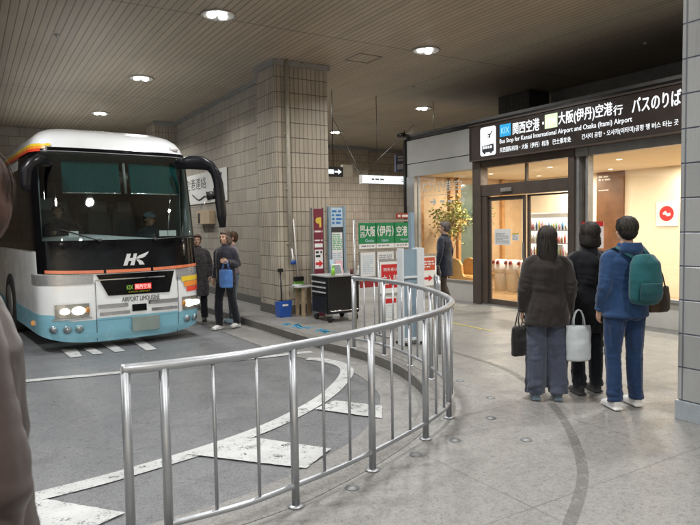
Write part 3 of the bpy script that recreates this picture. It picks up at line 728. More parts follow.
# blue skirt, rising towards the corners
def blue_top(q): 
    a = abs(q); return .41 + .0*a if a < .68 else .41+min(.1, (a-.68)*.5)
g = bpatch(-1, 1, lambda q: skirt_z(q)+.001, blue_top, .005, 60, 6); bpatch(-1-BL, -1, .231, .51, .005, 12, 4, mb=g); bpatch(1, 1+BL, .231, .51, .005, 12, 4, mb=g)
g.build('lower_skirt', BB, bus)
# black mask under the windshield
g = bpatch(-.985, .985, lambda q: 1.02+.03*abs(q)**2, 1.475, .007, 50, 5); g.build('front_mask', BK, bus)
g = bpatch(-1.6, -.95, 1.35, 2.71, .009, 14, 6); g.build('corner_pillar', BK, bus)
g = bpatch(.955, 1.35, 1.35, 2.71, .009, 10, 6); g.build('corner_pillar', BK, bus)
# side glazing
g = bpatch(1.351, 1.05+BL, 1.35, 2.5, .006, 8, 2); g.build('side_window', BK, bus)
g = bpatch(-1.05-BL, -1.601, 1.35, 2.5, .006, 8, 2); g.build('side_window', BK, bus)
# silver accent band at both corners
SIL = M('silver_band', (.36,.37,.39), .3, .5, .08)
bpatch(-1.0, -.42, .90, 1.03, .008, 20, 2).build('accent_band', SIL, bus)
bpatch(.62, 1.0, .88, 1.03, .008, 16, 2).build('accent_band', SIL, bus)
# orange light strip
def sag(q): return 1.045 + .035*q*q
g = bpatch(-.93, .97, lambda q: sag(q)-.021, lambda q: sag(q)+.021, .018, 60, 2)
g.build('light_strip', M('orange_lens', (.62,.17,.08), .25, 0, .1, coat=.5), bus)
for q in (-.935,-.28,.3,.965): bpatch(q-.014, q+.014, lambda q: sag(q)-.024, lambda q: sag(q)+.024, .021, 2, 2).build('strip_clip', BK, bus)
# destination display panel
bpoly([(1.38,1.01),(1.52,.72),(2.37,.71),(2.45,1.01)], .014).build('display_panel', BK, bus)
def wrap_text(name, txt, x0, z0, h, w, mat, off, parent, bold=0.0):
    vs, fs = text_mb(txt, h, w, bold); mb = MB()
    mb.add([BF((x0+v.x-BX)/lerp_tab(BT, z0+v.y, 1), z0+v.y, off+v.z) for v in vs], fs); return mb.build(name, mat, parent, smooth=False)
LR = EM('led_red', (1,.09,.07), 1.6)
g = MB(); bpoly([(1.875,.775),(1.875,.86),(2.11,.86),(2.11,.775)], .017, g); g.build('led_block', EM('led_red_field', (.8,.04,.04), .8), bus)
wrap_text('led_text', '関西空港', 1.885, .785, .065, .215, EM('led_pink', (1,.45,.4), 1.5), .020, bus, .01)
wrap_text('led_text', 'KIX', 1.77, .785, .06, .085, EM('led_green', (.35,.6,.1), .7), .018, bus, .01)
wrap_text('led_text', 'KANSAI AIRPORT', 1.79, .74, .022, .3, EM('led_amber', (.5,.45,.05), .5), .018, bus)
wrap_text('lettering', 'AIRPORT LIMOUSINE', 1.70, .622, .062, .52, INK, .012, bus, .015)
# logo on the mask: slanted H with a winged K
LG = M('logo_silver', (.62,.63,.66), .35, .3, .05)
lx, lz, s_ = 1.74, 1.115, .94/525*.62      # 525 px zoom -> metres
def lp(pts): return [(lx+(x-85)*s_*1.12, lz+(245-y)*s_*1.12) for x, y in pts]
g = MB()
for pts in ([(85,245),(133,115),(178,115),(160,163),(193,163),(209,115),(245,115),(205,245),(160,245),(178,196),(147,196),(128,245)],
            [(222,172),(262,140),(320,118),(378,96),(366,118),(350,126),(362,130),(335,143),(345,148),(300,166),(250,176)],
            [(228,182),(265,184),(300,205),(320,242),(262,242),(252,212)]):
    bpoly(lp(pts), .013, g)
g.build('logo', LG, bus)
# grille bars
def bar(x0, x1, z, h, mat, off=.014, name='grille_bar', r_=.0):
    g = MB(); q0 = (x0-BX)/1.1; q1 = (x1-BX)/1.1
    bpatch(q0, q1, z-h/2, z+h/2, off, 14, 1, mb=g); bpatch(q0, q1, z+h/2, z+h/2+.008, off*.4, 14, 1, mb=g); return g.build(name, mat, bus)
bar(1.38, 1.78, .575, .045, CHROME); bar(2.06, 2.5, .585, .045, CHROME)
bar(1.40, 1.8, .475, .035, CHROME); bar(2.1, 2.48, .48, .035, CHROME)
g = bpatch((1.83-BX)/1.1, (2.03-BX)/1.1, -.02+.50, .575, .017, 4, 2); g.build('grille_opening', BK, bus)
for x in (1.36, 2.5):
    g = bpatch((x-.004-BX)/1.1, (x+.004-BX)/1.1, .12, .92, .009, 2, 6); g.build('panel_gap', INK, bus)
# bumper step line
bpatch((1.36-BX)/1.1, (2.5-BX)/1.1, .405, .43, .02, 14, 1).build('bumper_lip', BB, bus)
# coloured squares
for i, c in enumerate(((.78,.55,.03),(.80,.27,.03),(.70,.06,.03))):
    g = bpatch(.69+.035*i, .965, lambda q: .845-.078*i+(q-.69)*.05, lambda q: .915-.078*i+(q-.69)*.05, .0125, 12, 1)
    g.build('colour_stripe', M('stripe_%d' % i, c, .3, 0, .05, coat=.4), bus)
for i, c in enumerate(((.70,.06,.03),(.80,.27,.03),(.78,.55,.03))):
    g = bpatch(-1-2.5, -.90+.05*i, 2.66+.035*i, 2.694+.035*i, .022, 40, 1); g.build('colour_stripe', M('stripe_%d' % (2-i), c, .3), bus)
# plate (its number is not legible)
g = MB(); g.box(1.82, 2.2, BY-.03, BY-.015, .20, .40); g.build('number_plate', M('plate_grey', (.19,.24,.23), .5), bus, bevel=.004)
# headlights
LENS = GLASS('lamp_lens', (.9,.92,.92), .08)
def headlight(q0, q1, z0, z1, flip):
    g = bpatch(q0, q1, z0 if not flip else z0, z1, .010, 16, 3); h = g.build('headlight', M('lamp_housing', (.35,.35,.34), .2, .8), bus)
    for k, w_ in ((.33,1),(.72,.75)):
        qq = q0+(q1-q0)*(1-k if not flip else k); p = BF(qq, (z0+z1)/2, .03)
        b = MB(); b.ell(p, (.085*w_,.03,.055*w_), 16, 8); b.build('lamp', EM('headlamp_glow', (1,.93,.80), 5.0 if w_ == 1 else 2.0), h)
    p = BF(q1-.02 if not flip else q0+.02, (z0+z1)/2, .02); b = MB(); b.ell(p, (.03,.02,.045), 12, 8); b.build('turn_lamp', M('amber_lens', (.5,.2,.03), .2), h)
    bpatch(q0, q1, z0, z1, .055, 12, 3).build('lens', LENS, h)
headlight(-.85, -.48, .46, .64, False); headlight(.69, .965, .43, .62, True)
for q, z in ((-.73,.31),(-.60,.31),(-.87,.32),(.76,.30),(.88,.30)):
    p = BF(q, z, .012); n_ = (BF(q, z, .02)-BF(q, z, 0)).normalized(); R_ = n_.cross(Vector((0,0,1))).normalized()*-1
    g = MB(); g.tube([p, p+n_*.012], .055, 20); f = g.build('fog_lamp', M('lamp_ring', (.2,.33,.4), .3, .3), bus)
    g = MB(); g.tube([p+n_*.010, p+n_*.018], .04, 18); g.build('lens', M('fog_lens', (.30,.34,.36), .12, .6), f)
g = MB(); g.ell(BF(-1.02,.36,.01), (.03,.05,.035)); g.build('side_marker', EM('amber_marker', (.9,.42,.12), .5), bus)
g = MB(); g.ell(BF(-.86,2.79,.012), (.075,.03,.04)); g.build('roof_marker', EM('marker_white', (.9,.93,1), .9), bus)
g = MB(); g.ell(BF(.80,2.79,.012), (.075,.03,.04)); g.build('roof_marker', M('clear_lens', (.6,.6,.6), .2), bus)
# wipers
for a, b in (((1.45,1.46),(.98,1.62)),((2.2,1.46),(2.78,1.5))):
    P = []
    for k in range(9):
        x = a[0]+(b[0]-a[0])*k/8; z = a[1]+(b[1]-a[1])*k/8; P.append(BF((x-BX)/1.1, z, .035))
    g = MB(); g.tube(P, .010, 8); g.ell(P[0], (.035,.035,.03)); g.build('wiper', BLACK, bus)
# mirrors: big arm on the kerb side, smaller on the driver side
g = MB()
g.rings([((2.62,9.10,2.55),.05,.07),((2.76,8.95,2.58),.06,.10),((2.90,8.84,2.57),.06,.105),((3.01,8.78,2.52),.06,.095),((3.08,8.76,2.42),.07,.07),((3.12,8.76,2.28),.075,.05),((3.14,8.76,2.05),.08,.05),((3.16,8.76,1.82),.078,.045),((3.17,8.76,1.62),.05,.035)], (1,0,0), 16)
m_ = g.build('mirror', M('mirror_black', (.008,.008,.012), .35, 0, .1, spec=.3), bus)
g = MB(); g.rings([((3.10,8.78,2.12),.03,.03),((3.03,8.8,2.10),.055,.05),((2.96,8.82,2.09),.065,.05)], (0,0,1), 12); g.build('lower_mirror', BLACK, m_)
g = MB(); g.tube([(3.08,8.78,2.06),(2.95,8.84,2.0),(2.88,8.86,1.9)], .012, 8); g.build('stay', CHROME, m_)
g = MB(); g.rings([((.90,9.15,2.50),.05,.05),((.76,9.0,2.52),.07,.08),((.66,8.95,2.47),.06,.08),((.60,8.94,2.38),.07,.06),((.59,8.94,2.2),.06,.05),((.60,8.94,2.12),.04,.04)], (1,0,0), 16)
g.build('mirror', M('mirror_black', (.008,.008,.012), .25), bus)
# wheels
RUB = M('tyre_rubber', (.015,.015,.016), .8)
for sx in (-1, 1):
    for wy in (2.6, 8.2):
        g = MB(); x = BX+sx*1.0; g.cyl((x-.13,BY+wy,AZ+.12+.47), .47, .26, 'x', 32); wh = g.build('wheel', RUB, bus, bevel=.03)
        g = MB(); g.cyl((x+sx*.131-.005,BY+wy,AZ+.12+.47), .29, .01, 'x', 28); g.build('rim', ALU, wh)
# interior seen through the windshield
IN = M('cabin_dark', (.22,.225,.23), .7); SEAT = M('seat_cloth', (.2,.22,.27), .85)
g = MB(); g.box(BX-1.02, BX+1.02, BY+.55, BY+6, 1.0, 1.04); g.box(BX-1.02, BX+1.02, BY+5.9, BY+6, 1.04, 2.7); g.box(BX-1.02, BX+1.02, BY+.8, BY+6, 2.68, 2.72)
g.box(BX-1.035, BX-1.02, BY+.7, BY+6, 1.0, 2.7); g.box(BX+1.02, BX+1.035, BY+.7, BY+6, 1.0, 2.7); g.build('cabin', IN, bus)
g = MB(); g.rings([((BX-.98,BY+.72,1.42),.16,.10),((BX-.4,BY+.55,1.44),.2,.12),((BX+.4,BY+.5,1.40),.2,.09),((BX+.98,BY+.72,1.38),.16,.08)], (0,1,0), 14); g.build('dashboard', M('dash_grey', (.36,.38,.39), .6), bus)
g = MB(); c_ = Vector((BX-.62,BY+.78,1.62)); R_ = Vector((1,0,0)); U_ = Vector((0,.75,.66)).normalized()
g.tube([c_+R_*.22*math.cos(a*PI/14)+U_*.22*math.sin(a*PI/14) for a in range(29)], .014, 8); g.tube([c_-R_*.2, c_+R_*.2], .012, 6); g.tube([c_, c_+Vector((0,-.12,-.25))], .03, 8); g.build('steering_wheel', BLACK, bus)
SHADE = NT('teal_shade'); a_ = SHADE.n('ShaderNodeBsdfTransparent'); a_.inputs[0].default_value = (.18,.42,.42,1); b_ = SHADE.n('ShaderNodeBsdfDiffuse'); b_.inputs[0].default_value = (.03,.17,.17,1)
x_ = SHADE.n('ShaderNodeMixShader'); x_.inputs[0].default_value = .35; SHADE.l(a_.outputs[0], x_.inputs[1]); SHADE.l(b_.outputs[0], x_.inputs[2]); SHADE.l(x_.outputs[0], SHADE.out.inputs[0])
def inner(q, z, o): 
    p = BF(q, z); return Vector((BX+(p.x-BX)*.93, p.y+o, z))
for q0, q1 in ((-.72,.02),(.16,.9)):
    g = MB(); Q2 = [q0+(q1-q0)*k/8 for k in range(9)]
    vs = [inner(q, z, .10) for q in Q2 for z in (2.13, 2.55)]; g.add(vs, [(2*k, 2*k+2, 2*k+3, 2*k+1) for k in range(8)]); sh = g.build('sun_shade', SHADE.mat, bus)
    g = MB(); g.tube([inner(q, 2.12, .10) for q in Q2], .011, 8); g.build('shade_rail', CHROME, sh)
g = MB(); g.tube([inner(.09, 2.12, .1), inner(.09, 2.55, .1)], .02, 8); g.tube([inner(-.98, 1.5, .1), inner(-.98, 2.6, .1)], .02, 8); g.build('shade_post', M('post_grey', (.2,.2,.2), .5), bus)
g = MB(); g.tube([(BX+.98,BY+1.3,1.1),(BX+.92,BY+.95,1.6),(BX+.96,BY+.9,2.2)], .018, 8); g.build('hand_rail', CHROME, bus)
for row in range(3):
    for x in (-.74,-.32,.32,.74):
        if row == 0 and x > -.5: continue
        s1 = thing_y = BY+1.45+row*.95 if row else BY+1.35
        g = MB(); g.rings([((BX+x,s1,1.25),.21,.22),((BX+x,s1,1.38),.22,.23)], (1,0,0), 14); g.rings([((BX+x,s1+.2,1.35),.2,.07),((BX+x,s1+.27,1.75),.21,.07),((BX+x,s1+.32,2.0),.17,.06)], (1,0,0), 14)
        st = g.build('passenger_seat', SEAT, bus)
        g = MB(); g.rings([((BX+x,s1+.22,1.92),.13,.05),((BX+x,s1+.25,2.1),.12,.05)], (1,0,0), 12); g.build('headrest_cover', M('headrest_cloth', (.42,.45,.5), .9), st)

# more fittings on the front
g = MB(); g.rings([(inner(.09, 2.42, .16),.10,.04),(inner(.09, 2.30, .16),.11,.045),(inner(.09, 2.22, .16),.09,.03)], (1,0,0), 14); g.build('rear_view_mirror', BLACK, bus)
for k_, (q_, z_) in enumerate(((-.60,1.56),(.50,1.55),(.62,1.55))):
    p_ = BF(q_, z_, -.012); g = MB(); g.box(p_.x-.06, p_.x+.06, p_.y+.01, p_.y+.014, z_-.04, z_+.04); g.build('permit_card', PAPER, bus)
g = bpatch(-.40, .46, .93, .945, .0155, 20, 1); g.build('panel_edge', CHROME, bus)
bpatch(-.88, -.45, .435, .455, .011, 16, 1).build('lamp_trim', CHROME, bus)
g = MB(); g.tube([BF(q/10, 2.665, .012) for q in range(-9, 10)], .008, 6); g.build('roof_gutter', M('seal_grey', (.2,.2,.21), .5), bus)
for x in (.98, 2.62):
    p_ = BF((x-BX)/1.1, 1.42, .012); g = MB(); g.rings([(p_,.03,.03),(p_+Vector((0,-.02,0)),.025,.025)], n=12); g.build('washer_cap', BLACK, bus)
for q_ in (-2.6, -5.4, -8.2): bpatch(q_-.006, q_+.006, .25, 1.3, .008, 2, 3).build('hatch_gap', INK, bus)
bpatch(1.02, 1.9, .35, 2.45, .012, 10, 4).build('door', BK, bus)

bus.scale = (1.075,)*3; BR = math.radians(4.5)
bus.location = (BX*1.075 - 4.3*math.sin(BR) + .07, BY*1.075 + 4.3*math.cos(BR), -.249); bus.rotation_euler = (0,0,BR)
# ================================================================== RAILING
RP = [(.62,3.10),(.80,3.07),(1.2,3.07),(1.55,3.14),(1.9,3.23),(2.25,3.35),(2.55,3.47),(2.85,3.60),(3.12,3.74),(3.34,3.9),(3.58,4.13),(3.78,4.43),(3.95,4.77),(4.10,5.13),(4.21,5.48),(4.30,5.86),(4.34,6.2),(4.34,6.55),(4.28,6.9)]
RC = resample(catmull([Vector((a,b,0)) for a,b in RP], 14), .03)
rd = [0]
for a, b in zip(RC, RC[1:]): rd.append(rd[-1]+(b-a).length)
def rat(s_):
    for i in range(1, len(rd)):
        if rd[i] >= s_: return RC[i-1].lerp(RC[i], (s_-rd[i-1])/(rd[i]-rd[i-1]))
    return RC[-1].copy()
TOT = rd[-1]
rl = thing('guard_railing', 'curved stainless steel guard railing around the kerb in the foreground', 'railing', (2.85,3.6,0))
RH, RR, BZ = .93, .026, .125
P = [Vector((p.x,p.y,RH-.0)) for p in RC]
g = MB(); g.tube([P[0]+Vector((-.02,.0,0))]+P, RR, 20); g.build('top_rail', STEEL, rl)
def s_of(x, y): return rd[min(range(len(RC)), key=lambda i: (RC[i].x-x)**2+(RC[i].y-y)**2)]
posts = [0.0, s_of(.80,3.07), s_of(1.53,3.13), s_of(2.2,3.33), s_of(2.85,3.60), s_of(3.34,3.9)]
k = posts[-1]
while k + .62 < TOT-.2: k += .66; posts.append(min(k, TOT))
posts[-1] = TOT-.01 if TOT-posts[-1] < .3 else posts[-1]
if posts[-1] < TOT-.05: posts.append(TOT-.01)
g = MB(); g.tube([Vector((p.x,p.y,BZ)) for p in RC if s_of(p.x,p.y) >= posts[1]], .017, 14); g.build('bottom_rail', STEEL, rl)
for i, s_ in enumerate(posts):
    p = rat(s_); g = MB()
    g.tube([(p.x,p.y,0),(p.x,p.y,RH-.004 if i else RH+.012)], .0235, 18)
    g.tube([(p.x,p.y,.001),(p.x,p.y,.012)], .048, 22)
    g.build('post', STEEL, rl)
for a, b in zip(posts[1:], posts[2:]):
    nb = 2
    for j in range(1, nb+1):
        p = rat(a+(b-a)*j/(nb+1)); g = MB(); g.tube([(p.x,p.y,BZ),(p.x,p.y,RH-.01)], .0095, 12); g.build('picket', STEEL, rl)
# second short hooped barrier behind the pylon
hb = thing('hoop_barrier', 'two small steel hooped bars standing just right of the blue grey pylon', 'barrier', (5.0,6.1,0))
for x, y in ((4.93,5.92),(5.06,6.12)):
    g = MB(); P = [(x,y,0),(x,y,.86)]+[(x+.11*(1-math.cos(t*PI/8))*.9, y+.11*(1-math.cos(t*PI/8))*1.3, .86+.09*math.sin(t*PI/8)) for t in range(1,8)]+[(x+.2,y+.28,.86),(x+.2,y+.28,0)]
    g.tube(P, .019, 14); g.build('hoop', STEEL, hb)
# metal studs / old post sockets in the pavement
ords = ('nearest','second','third','fourth','fifth','sixth','seventh','eighth')
for i, (x, y) in enumerate(((1.94,3.17),(2.6,3.39),(3.02,3.46),(3.62,3.7),(4.05,4.14),(4.24,4.77),(3.46,3.17),(4.55,5.3))):
    g = MB(); g.tube([(x,y,.0),(x,y,.006)], .042, 24); g.tube([(x,y,.006),(x,y,.0075)], .03, 20)
    tag(g.build('floor_stud', M('dull_stud', (.22,.23,.24), .5, .5)), '%s round metal stud set in the pavement along the curved railing' % ords[i], 'floor stud', 'round metal studs in the pavement')
# ================================================================== PLATFORM THINGS
# blue grey pylon
t = thing('sign_pylon', 'tall blue grey sign pylon with a white frame standing inside the curved railing', 'pylon', (5.02,6.65,0))
g = MB(); g.box(4.90, 5.12, 6.62, 6.70, .10, 1.285); g.build('panel', BLUEGREY, t)
g = MB(); g.box(5.12, 5.18, 6.73, 6.79, 0, 1.78); g.build('rear_post', BLUEGREY, t)
g = MB(); g.box(4.87, 4.899, 6.60, 6.72, 0, 1.30); g.box(5.121, 5.24, 6.60, 6.72, 0, 1.30); g.box(4.90, 5.12, 6.60, 6.72, .06, .099); g.box(4.90, 5.12, 6.60, 6.619, .36, .39); g.box(4.90, 5.12, 6.6, 6.619, .9, .93); g.build('frame', M('white_frame', (.58,.62,.66), .4, 0, .05), t, bevel=.004)
for x in (4.92, 5.17):
    g = MB(); g.tube([(x,6.5,.02),(x,6.82,.02)], .018, 10); g.build('foot', BLACK, t)
# green airport sign board
t = thing('bus_stop_board', 'green airport bus stop board with white lettering above framed timetables', 'sign', (5.6,8,0))
g = MB()
for x in (5.03, 6.14): g.tube([(x,8.04,0),(x,8.04,1.70)], .018, 12)
g.box(5.03, 6.14, 8.02, 8.06, 1.67, 1.70); g.box(5.03, 6.14, 8.02, 8.06, 1.235, 1.255); g.box(5.03,6.14,8.02,8.06,.77,.80); g.build('stand', ALU, t)
PX = (5.085, 5.395, 5.752, 6.12)
for i, (txt, sub) in enumerate((('大阪','Osaka'),('（伊丹）','Itami'),('空港','Airport'))):
    x0, x1 = PX[i]+.008, PX[i+1]-.008
    g = MB(); g.box(x0, x1, 7.985, 8.015, 1.335, 1.655); pn = g.build('panel', GREEN, t, bevel=.002)
    g = MB(); g.box(x0, x1, 7.985, 8.015, 1.26, 1.33); g.build('strip', WHITE, t)
    g = MB(); lines_mb(g, (x0+.03,7.985,1.28), XR, ZU, x1-x0-.06, .035, 1, 1, .6, i+2); g.build('small_print', GREYINK, t)
    if i == 0:
        text_obj('lettering', '関', (x0+.012,7.985,1.53), XR, ZU, .085, .08, WHITE, t, .012); text_obj('lettering', '西', (x0+.012,7.985,1.43), XR, ZU, .08, .08, WHITE, t, .012)
        text_obj('lettering', txt, (x0+.10,7.985,1.445), XR, ZU, .155, .185, WHITE, t, .02)
    elif i == 1: text_obj('lettering', txt, (x0+.02,7.985,1.445), XR, ZU, .165, .30, WHITE, t, .02)
    else:
        text_obj('lettering', txt, (x0+.03,7.985,1.445), XR, ZU, .155, .205, WHITE, t, .02); text_obj('lettering', '行', (x0+.265,7.985,1.46), XR, ZU, .07, .07, WHITE, t, .012)
    text_obj('lettering', sub, (x0+.1,7.985,1.36), XR, ZU, .045, None, M('pale_blue_letter', (.5,.7,.8), .5), t)
    g = MB(); g.box(x0-.004, x1+.004, 7.99, 8.015, .81, 1.22); fr = g.build('timetable_frame', ALU, t, bevel=.003)
    g = MB(); rect(g, (x0+.015,7.99,.83), XR, ZU, x1-x0-.03, .37); g.build('timetable', PAPER, fr)
    g = MB(); lines_mb(g, (x0+.05,7.99,.86), XR, ZU, x1-x0-.1, .30, 10, 1, .45, 11+i, .003); g.build('small_print', (PAPERBLUE if i == 0 else GREYINK), fr)
g = MB(); g.box(5.10, 6.10, 7.98, 8.01, .66, .76); g.build('red_band', M('dark_red', (.28,.02,.025), .5), t)
g = MB(); g.box(5.80, 6.05, 7.99, 8.02, 1.72, 1.80); rp = g.build('red_plate', M('dull_red', (.35,.05,.03), .5), t)
g = MB(); lines_mb(g, (5.82,7.99,1.73), XR, ZU, .21, .06, 1, 1, .6, 8); g.build('small_print', WHITE, rp)
# red no entry stand
def red_stand(x0, x1, y, z0, z1, name, label, head, big, arrow=False):
    t = thing(name, label, 'sign', ((x0+x1)/2, y, 0)); w_ = x1-x0
    g = MB()
    for x in (x0-.012, x1+.012): g.tube([(x,y+.03,0),(x,y+.03,z1+.03)], .014, 10)
    g.box(x0-.012, x1+.012, y+.012, y+.04, z1+.005, z1+.035); g.box(x0-.012, x1+.012, y+.012, y+.04, z0-.035, z0-.005)
    for x in (x0-.012, x1+.012): g.tube([(x,y-.2,.015),(x,y+.24,.015)], .014, 8)
    g.build('stand', ALU, t)
    g = MB(); g.box(x0, x1, y+.012, y+.03, z0, z1); g.build('sheet', WHITE, t)
    if not arrow:
        g = MB(); rect(g, (x0+.02,y+.012,z0+(z1-z0)*.16), XR, ZU, w_-.04, (z1-z0)*.76); g.build('red_field', RED, t)
        text_obj('lettering', head, (x0+.06,y+.012,z0+(z1-z0)*.70), XR, ZU, .05, w_-.14, WHITE, t, .0, off=.003)
        text_obj('lettering', big, (x0+.035,y+.012,z0+(z1-z0)*.26), XR, ZU, .15, w_-.07, WHITE, t, .01, off=.003)
    else:
        g = MB(); rect(g, (x0+.015,y+.012,z0+(z1-z0)*.52), XR, ZU, w_-.03, (z1-z0)*.44); g.build('red_field', M('orange_red', (.55,.09,.04), .5), t)
        g = MB(); lines_mb(g, (x0+.03,y+.012,z0+(z1-z0)*.6), XR, ZU, w_-.06, .12, 3, 1, .5, 21, .003); g.build('small_print', WHITE, t)
        g = MB(); flat(g, (x0+.06,y+.012,z0+.06), XR, ZU, arrow_pts(w_-.12, .11), .003); g.build('arrow', RED, t)
    return t
t = red_stand(5.07, 5.52, 7.4, .62, 1.08, 'no_entry_sign', 'red no entry sign on a grey metal stand, cut off by the blue grey pylon', '関係者以外', '立入禁止')
g = MB(); g.box(5.09, 5.36, 7.412, 7.43, .22, .56); lo = g.build('lower_sheet', WHITE, t)
g = MB(); rect(g, (5.10,7.412,.47), XR, ZU, .25, .07, .002); g.build('heading', RED, lo)
g = MB(); lines_mb(g, (5.12,7.412,.25), XR, ZU, .2, .2, 6, 1, .4, 5, .002); g.build('small_print', PAPERBLUE, lo)
red_stand(5.98, 6.27, 7.6, .66, 1.12, 'direction_sign', 'small orange red sign with a red arrow on a stand right of the pylon', '', '', True)
# tall boards behind the tool cabinet
t = thing('notice_board', 'narrow maroon board with a yellow emblem and a red arrow beside the pillar', 'sign board', (5.34,9.75,0))
g = MB(); g.box(5.24, 5.44, 9.74, 9.79, .0, 1.93); g.build('panel', MAROON, t, bevel=.004)
g = MB(); g.box(5.215, 5.238, 9.73, 9.8, 0, 1.95); g.box(5.442, 5.465, 9.73, 9.8, 0, 1.95); g.build('frame', ALU, t)
g = MB(); disc(g, (5.34,9.74,1.72), XR, ZU, .055); g.add([(5.36,9.738,1.60),(5.40,9.738,1.60),(5.40,9.738,1.78),(5.36,9.738,1.78)], [(0,1,2,3)]); g.build('emblem', M('yellow_print', (.6,.45,.06), .5), t)
g = MB(); lines_mb(g, (5.26,9.74,1.50), XR, ZU, .16, .05, 1, 1, .6, 2, .002); lines_mb(g, (5.26,9.74,1.34), XR, ZU, .16, .05, 1, 1, .5, 5, .002); g.build('small_print', M('pinkish_paper', (.72,.66,.66), .6), t)
g = MB(); rect(g, (5.26,9.74,.86), XR, ZU, .16, .34); rect(g, (5.26,9.74,1.24), XR, ZU, .16, .07); g.build('white_field', PAPER, t)
g = MB(); lines_mb(g, (5.275,9.74,1.05), XR, ZU, .13, .14, 2, 1, .6, 7, .003); g.build('small_print', INK, t)
g = MB(); flat(g, (5.27,9.74,.88), XR, ZU, arrow_pts(.15,.14), .003); g.build('arrow', RED, t)
t = thing('timetable_board', 'tall grey framed timetable board with a pale blue heading behind the tool cabinet', 'sign board', (5.72,9.75,0))
g = MB(); g.box(5.55, 5.60, 9.73, 9.8, 0, 1.97); g.box(5.86, 5.91, 9.73, 9.8, 0, 1.97); g.build('frame', BLUEGREY, t, bevel=.003)
g = MB(); g.box(5.601, 5.859, 9.745, 9.79, .3, 1.96); g.build('panel', INK, t)
g = MB(); rect(g, (5.605,9.745,1.60), XR, ZU, .25, .355); g.build('heading', PAPERBLUE, t)
g = MB(); lines_mb(g, (5.63,9.745,1.64), XR, ZU, .2, .28, 4, .9, .55, 9, .003); g.build('small_print', M('blue_print', (.03,.16,.42), .5), t)
g = MB(); rect(g, (5.62,9.745,.72), XR, ZU, .22, .78); g.build('timetable', PAPER, t)
g = MB(); lines_mb(g, (5.63,9.745,1.18), XR, ZU, .2, .3, 9, 1, .55, 13, .003); g.build('small_print', M('green_small', (.10,.38,.16), .5), t)
g = MB(); lines_mb(g, (5.63,9.745,.80), XR, ZU, .2, .34, 9, 1, .5, 14, .003); g.build('small_print', PAPERBLUE, t)
# tool cabinet
t = thing('tool_cabinet', 'black tool cabinet on castors with three silver drawer handles beside the pillar', 'tool cabinet', (5.35,9.25,0))
CB = M('cabinet_black', (.012,.012,.014), .35, .2, .15)
g = MB(); g.box(5.07, 5.68, 8.95, 9.52, .14, .76); g.build('cabinet_body', CB, t, bevel=.012)
g = MB(); g.box(5.05, 5.70, 8.93, 9.54, .762, .785); g.build('tray_top', M('tray_grey', (.35,.36,.37), .4), t, bevel=.004)
for i in range(4):
    z = .66-.085*i if i < 3 else .19
    g = MB(); g.box(5.055, 5.0695, 8.98, 9.49, z-.035, z+.04 if i < 3 else .42); d = g.build('drawer', CB, t, bevel=.004)
    if i < 3:
        g = MB(); g.box(5.035, 5.0545, 9.0, 9.47, z+.0, z+.022); g.build('drawer_handle', M('silver_handle', (.6,.62,.63), .3, .4), d)
for x in (5.12, 5.63):
    for y in (9.0, 9.46):
        g = MB(); g.cyl((x-.02,y,.06), .06, .04, 'x', 20); cst = g.build('castor', RUB, t)
        g = MB(); g.box(x-.035, x+.035, y-.03, y+.03, .10, .139); g.build('fork', ALU, cst)
g = MB(); g.tube([(5.09,8.93,.2),(5.09,8.88,.2),(5.66,8.88,.2),(5.66,8.93,.2)], .012, 8); g.build('bumper_bar', CHROME, t)
t = thing('spray_bottle', 'bright green spray bottle on the tool cabinet', 'bottle', (5.2,9.0,.786))
g = MB(); g.rings([((5.2,9.0,.787),.035,.03),((5.2,9.0,.87),.035,.03),((5.2,9.0,.91),.015,.015)], n=14); g.build('bottle', M('lime_plastic', (.28,.62,.08), .3), t)
g = MB(); g.box(5.185, 5.24, 8.99, 9.01, .91, .935); g.cyl((5.2,9.0,.935), .012, .03); g.build('trigger', M('lime_plastic', (.28,.62,.08), .3), t)
t = thing('tablet_stand', 'small white framed display leaning on the tool cabinet top', 'display', (5.34,9.1,.786))
g = MB(); g.obox((5.34,9.1,.88), (.085,0,0), (0,.008,.0), (0,.035,.09)); g.build('frame', WHITE, t)
g = MB(); g.obox((5.34,9.091,.88), (.07,0,0), (0,.003,0), (0,.028,.073)); g.build('screen', M('screen_grey', (.25,.28,.31), .2), t)
t = thing('paper_stack', 'loose pale pink and blue papers behind the display on the tool cabinet', 'papers', (5.5,9.3,.786))
g = MB(); g.obox((5.53,9.35,.90), (.07,0,0), (0,.004,0), (0,.03,.11)); g.build('pink_sheet', M('pink_paper', (.6,.36,.4), .6), t)
g = MB(); g.obox((5.42,9.38,.93), (.05,0,0), (0,.004,0), (0,.03,.10)); g.build('blue_sheet', PAPERBLUE, t)
g = MB(); g.rings([((5.60,9.05,.787),.03,.03),((5.60,9.05,.88),.03,.03)], n=12); tag(g.build('cup', M('dark_red_cup', (.12,.03,.03), .4)), 'small dark red cup at the right end of the tool cabinet top', 'cup')
g = MB(); g.rings([((5.75,9.05,.60),.05,.05),((5.75,9.05,.78),.055,.05),((5.75,9.03,.86),.03,.03)], n=12); g.ell((5.75,9.03,.89),(.04,.04,.045)); tag(g.build('white_pump_bottle', WHITEP), 'white pump bottle hanging at the right side of the tool cabinet', 'bottle')
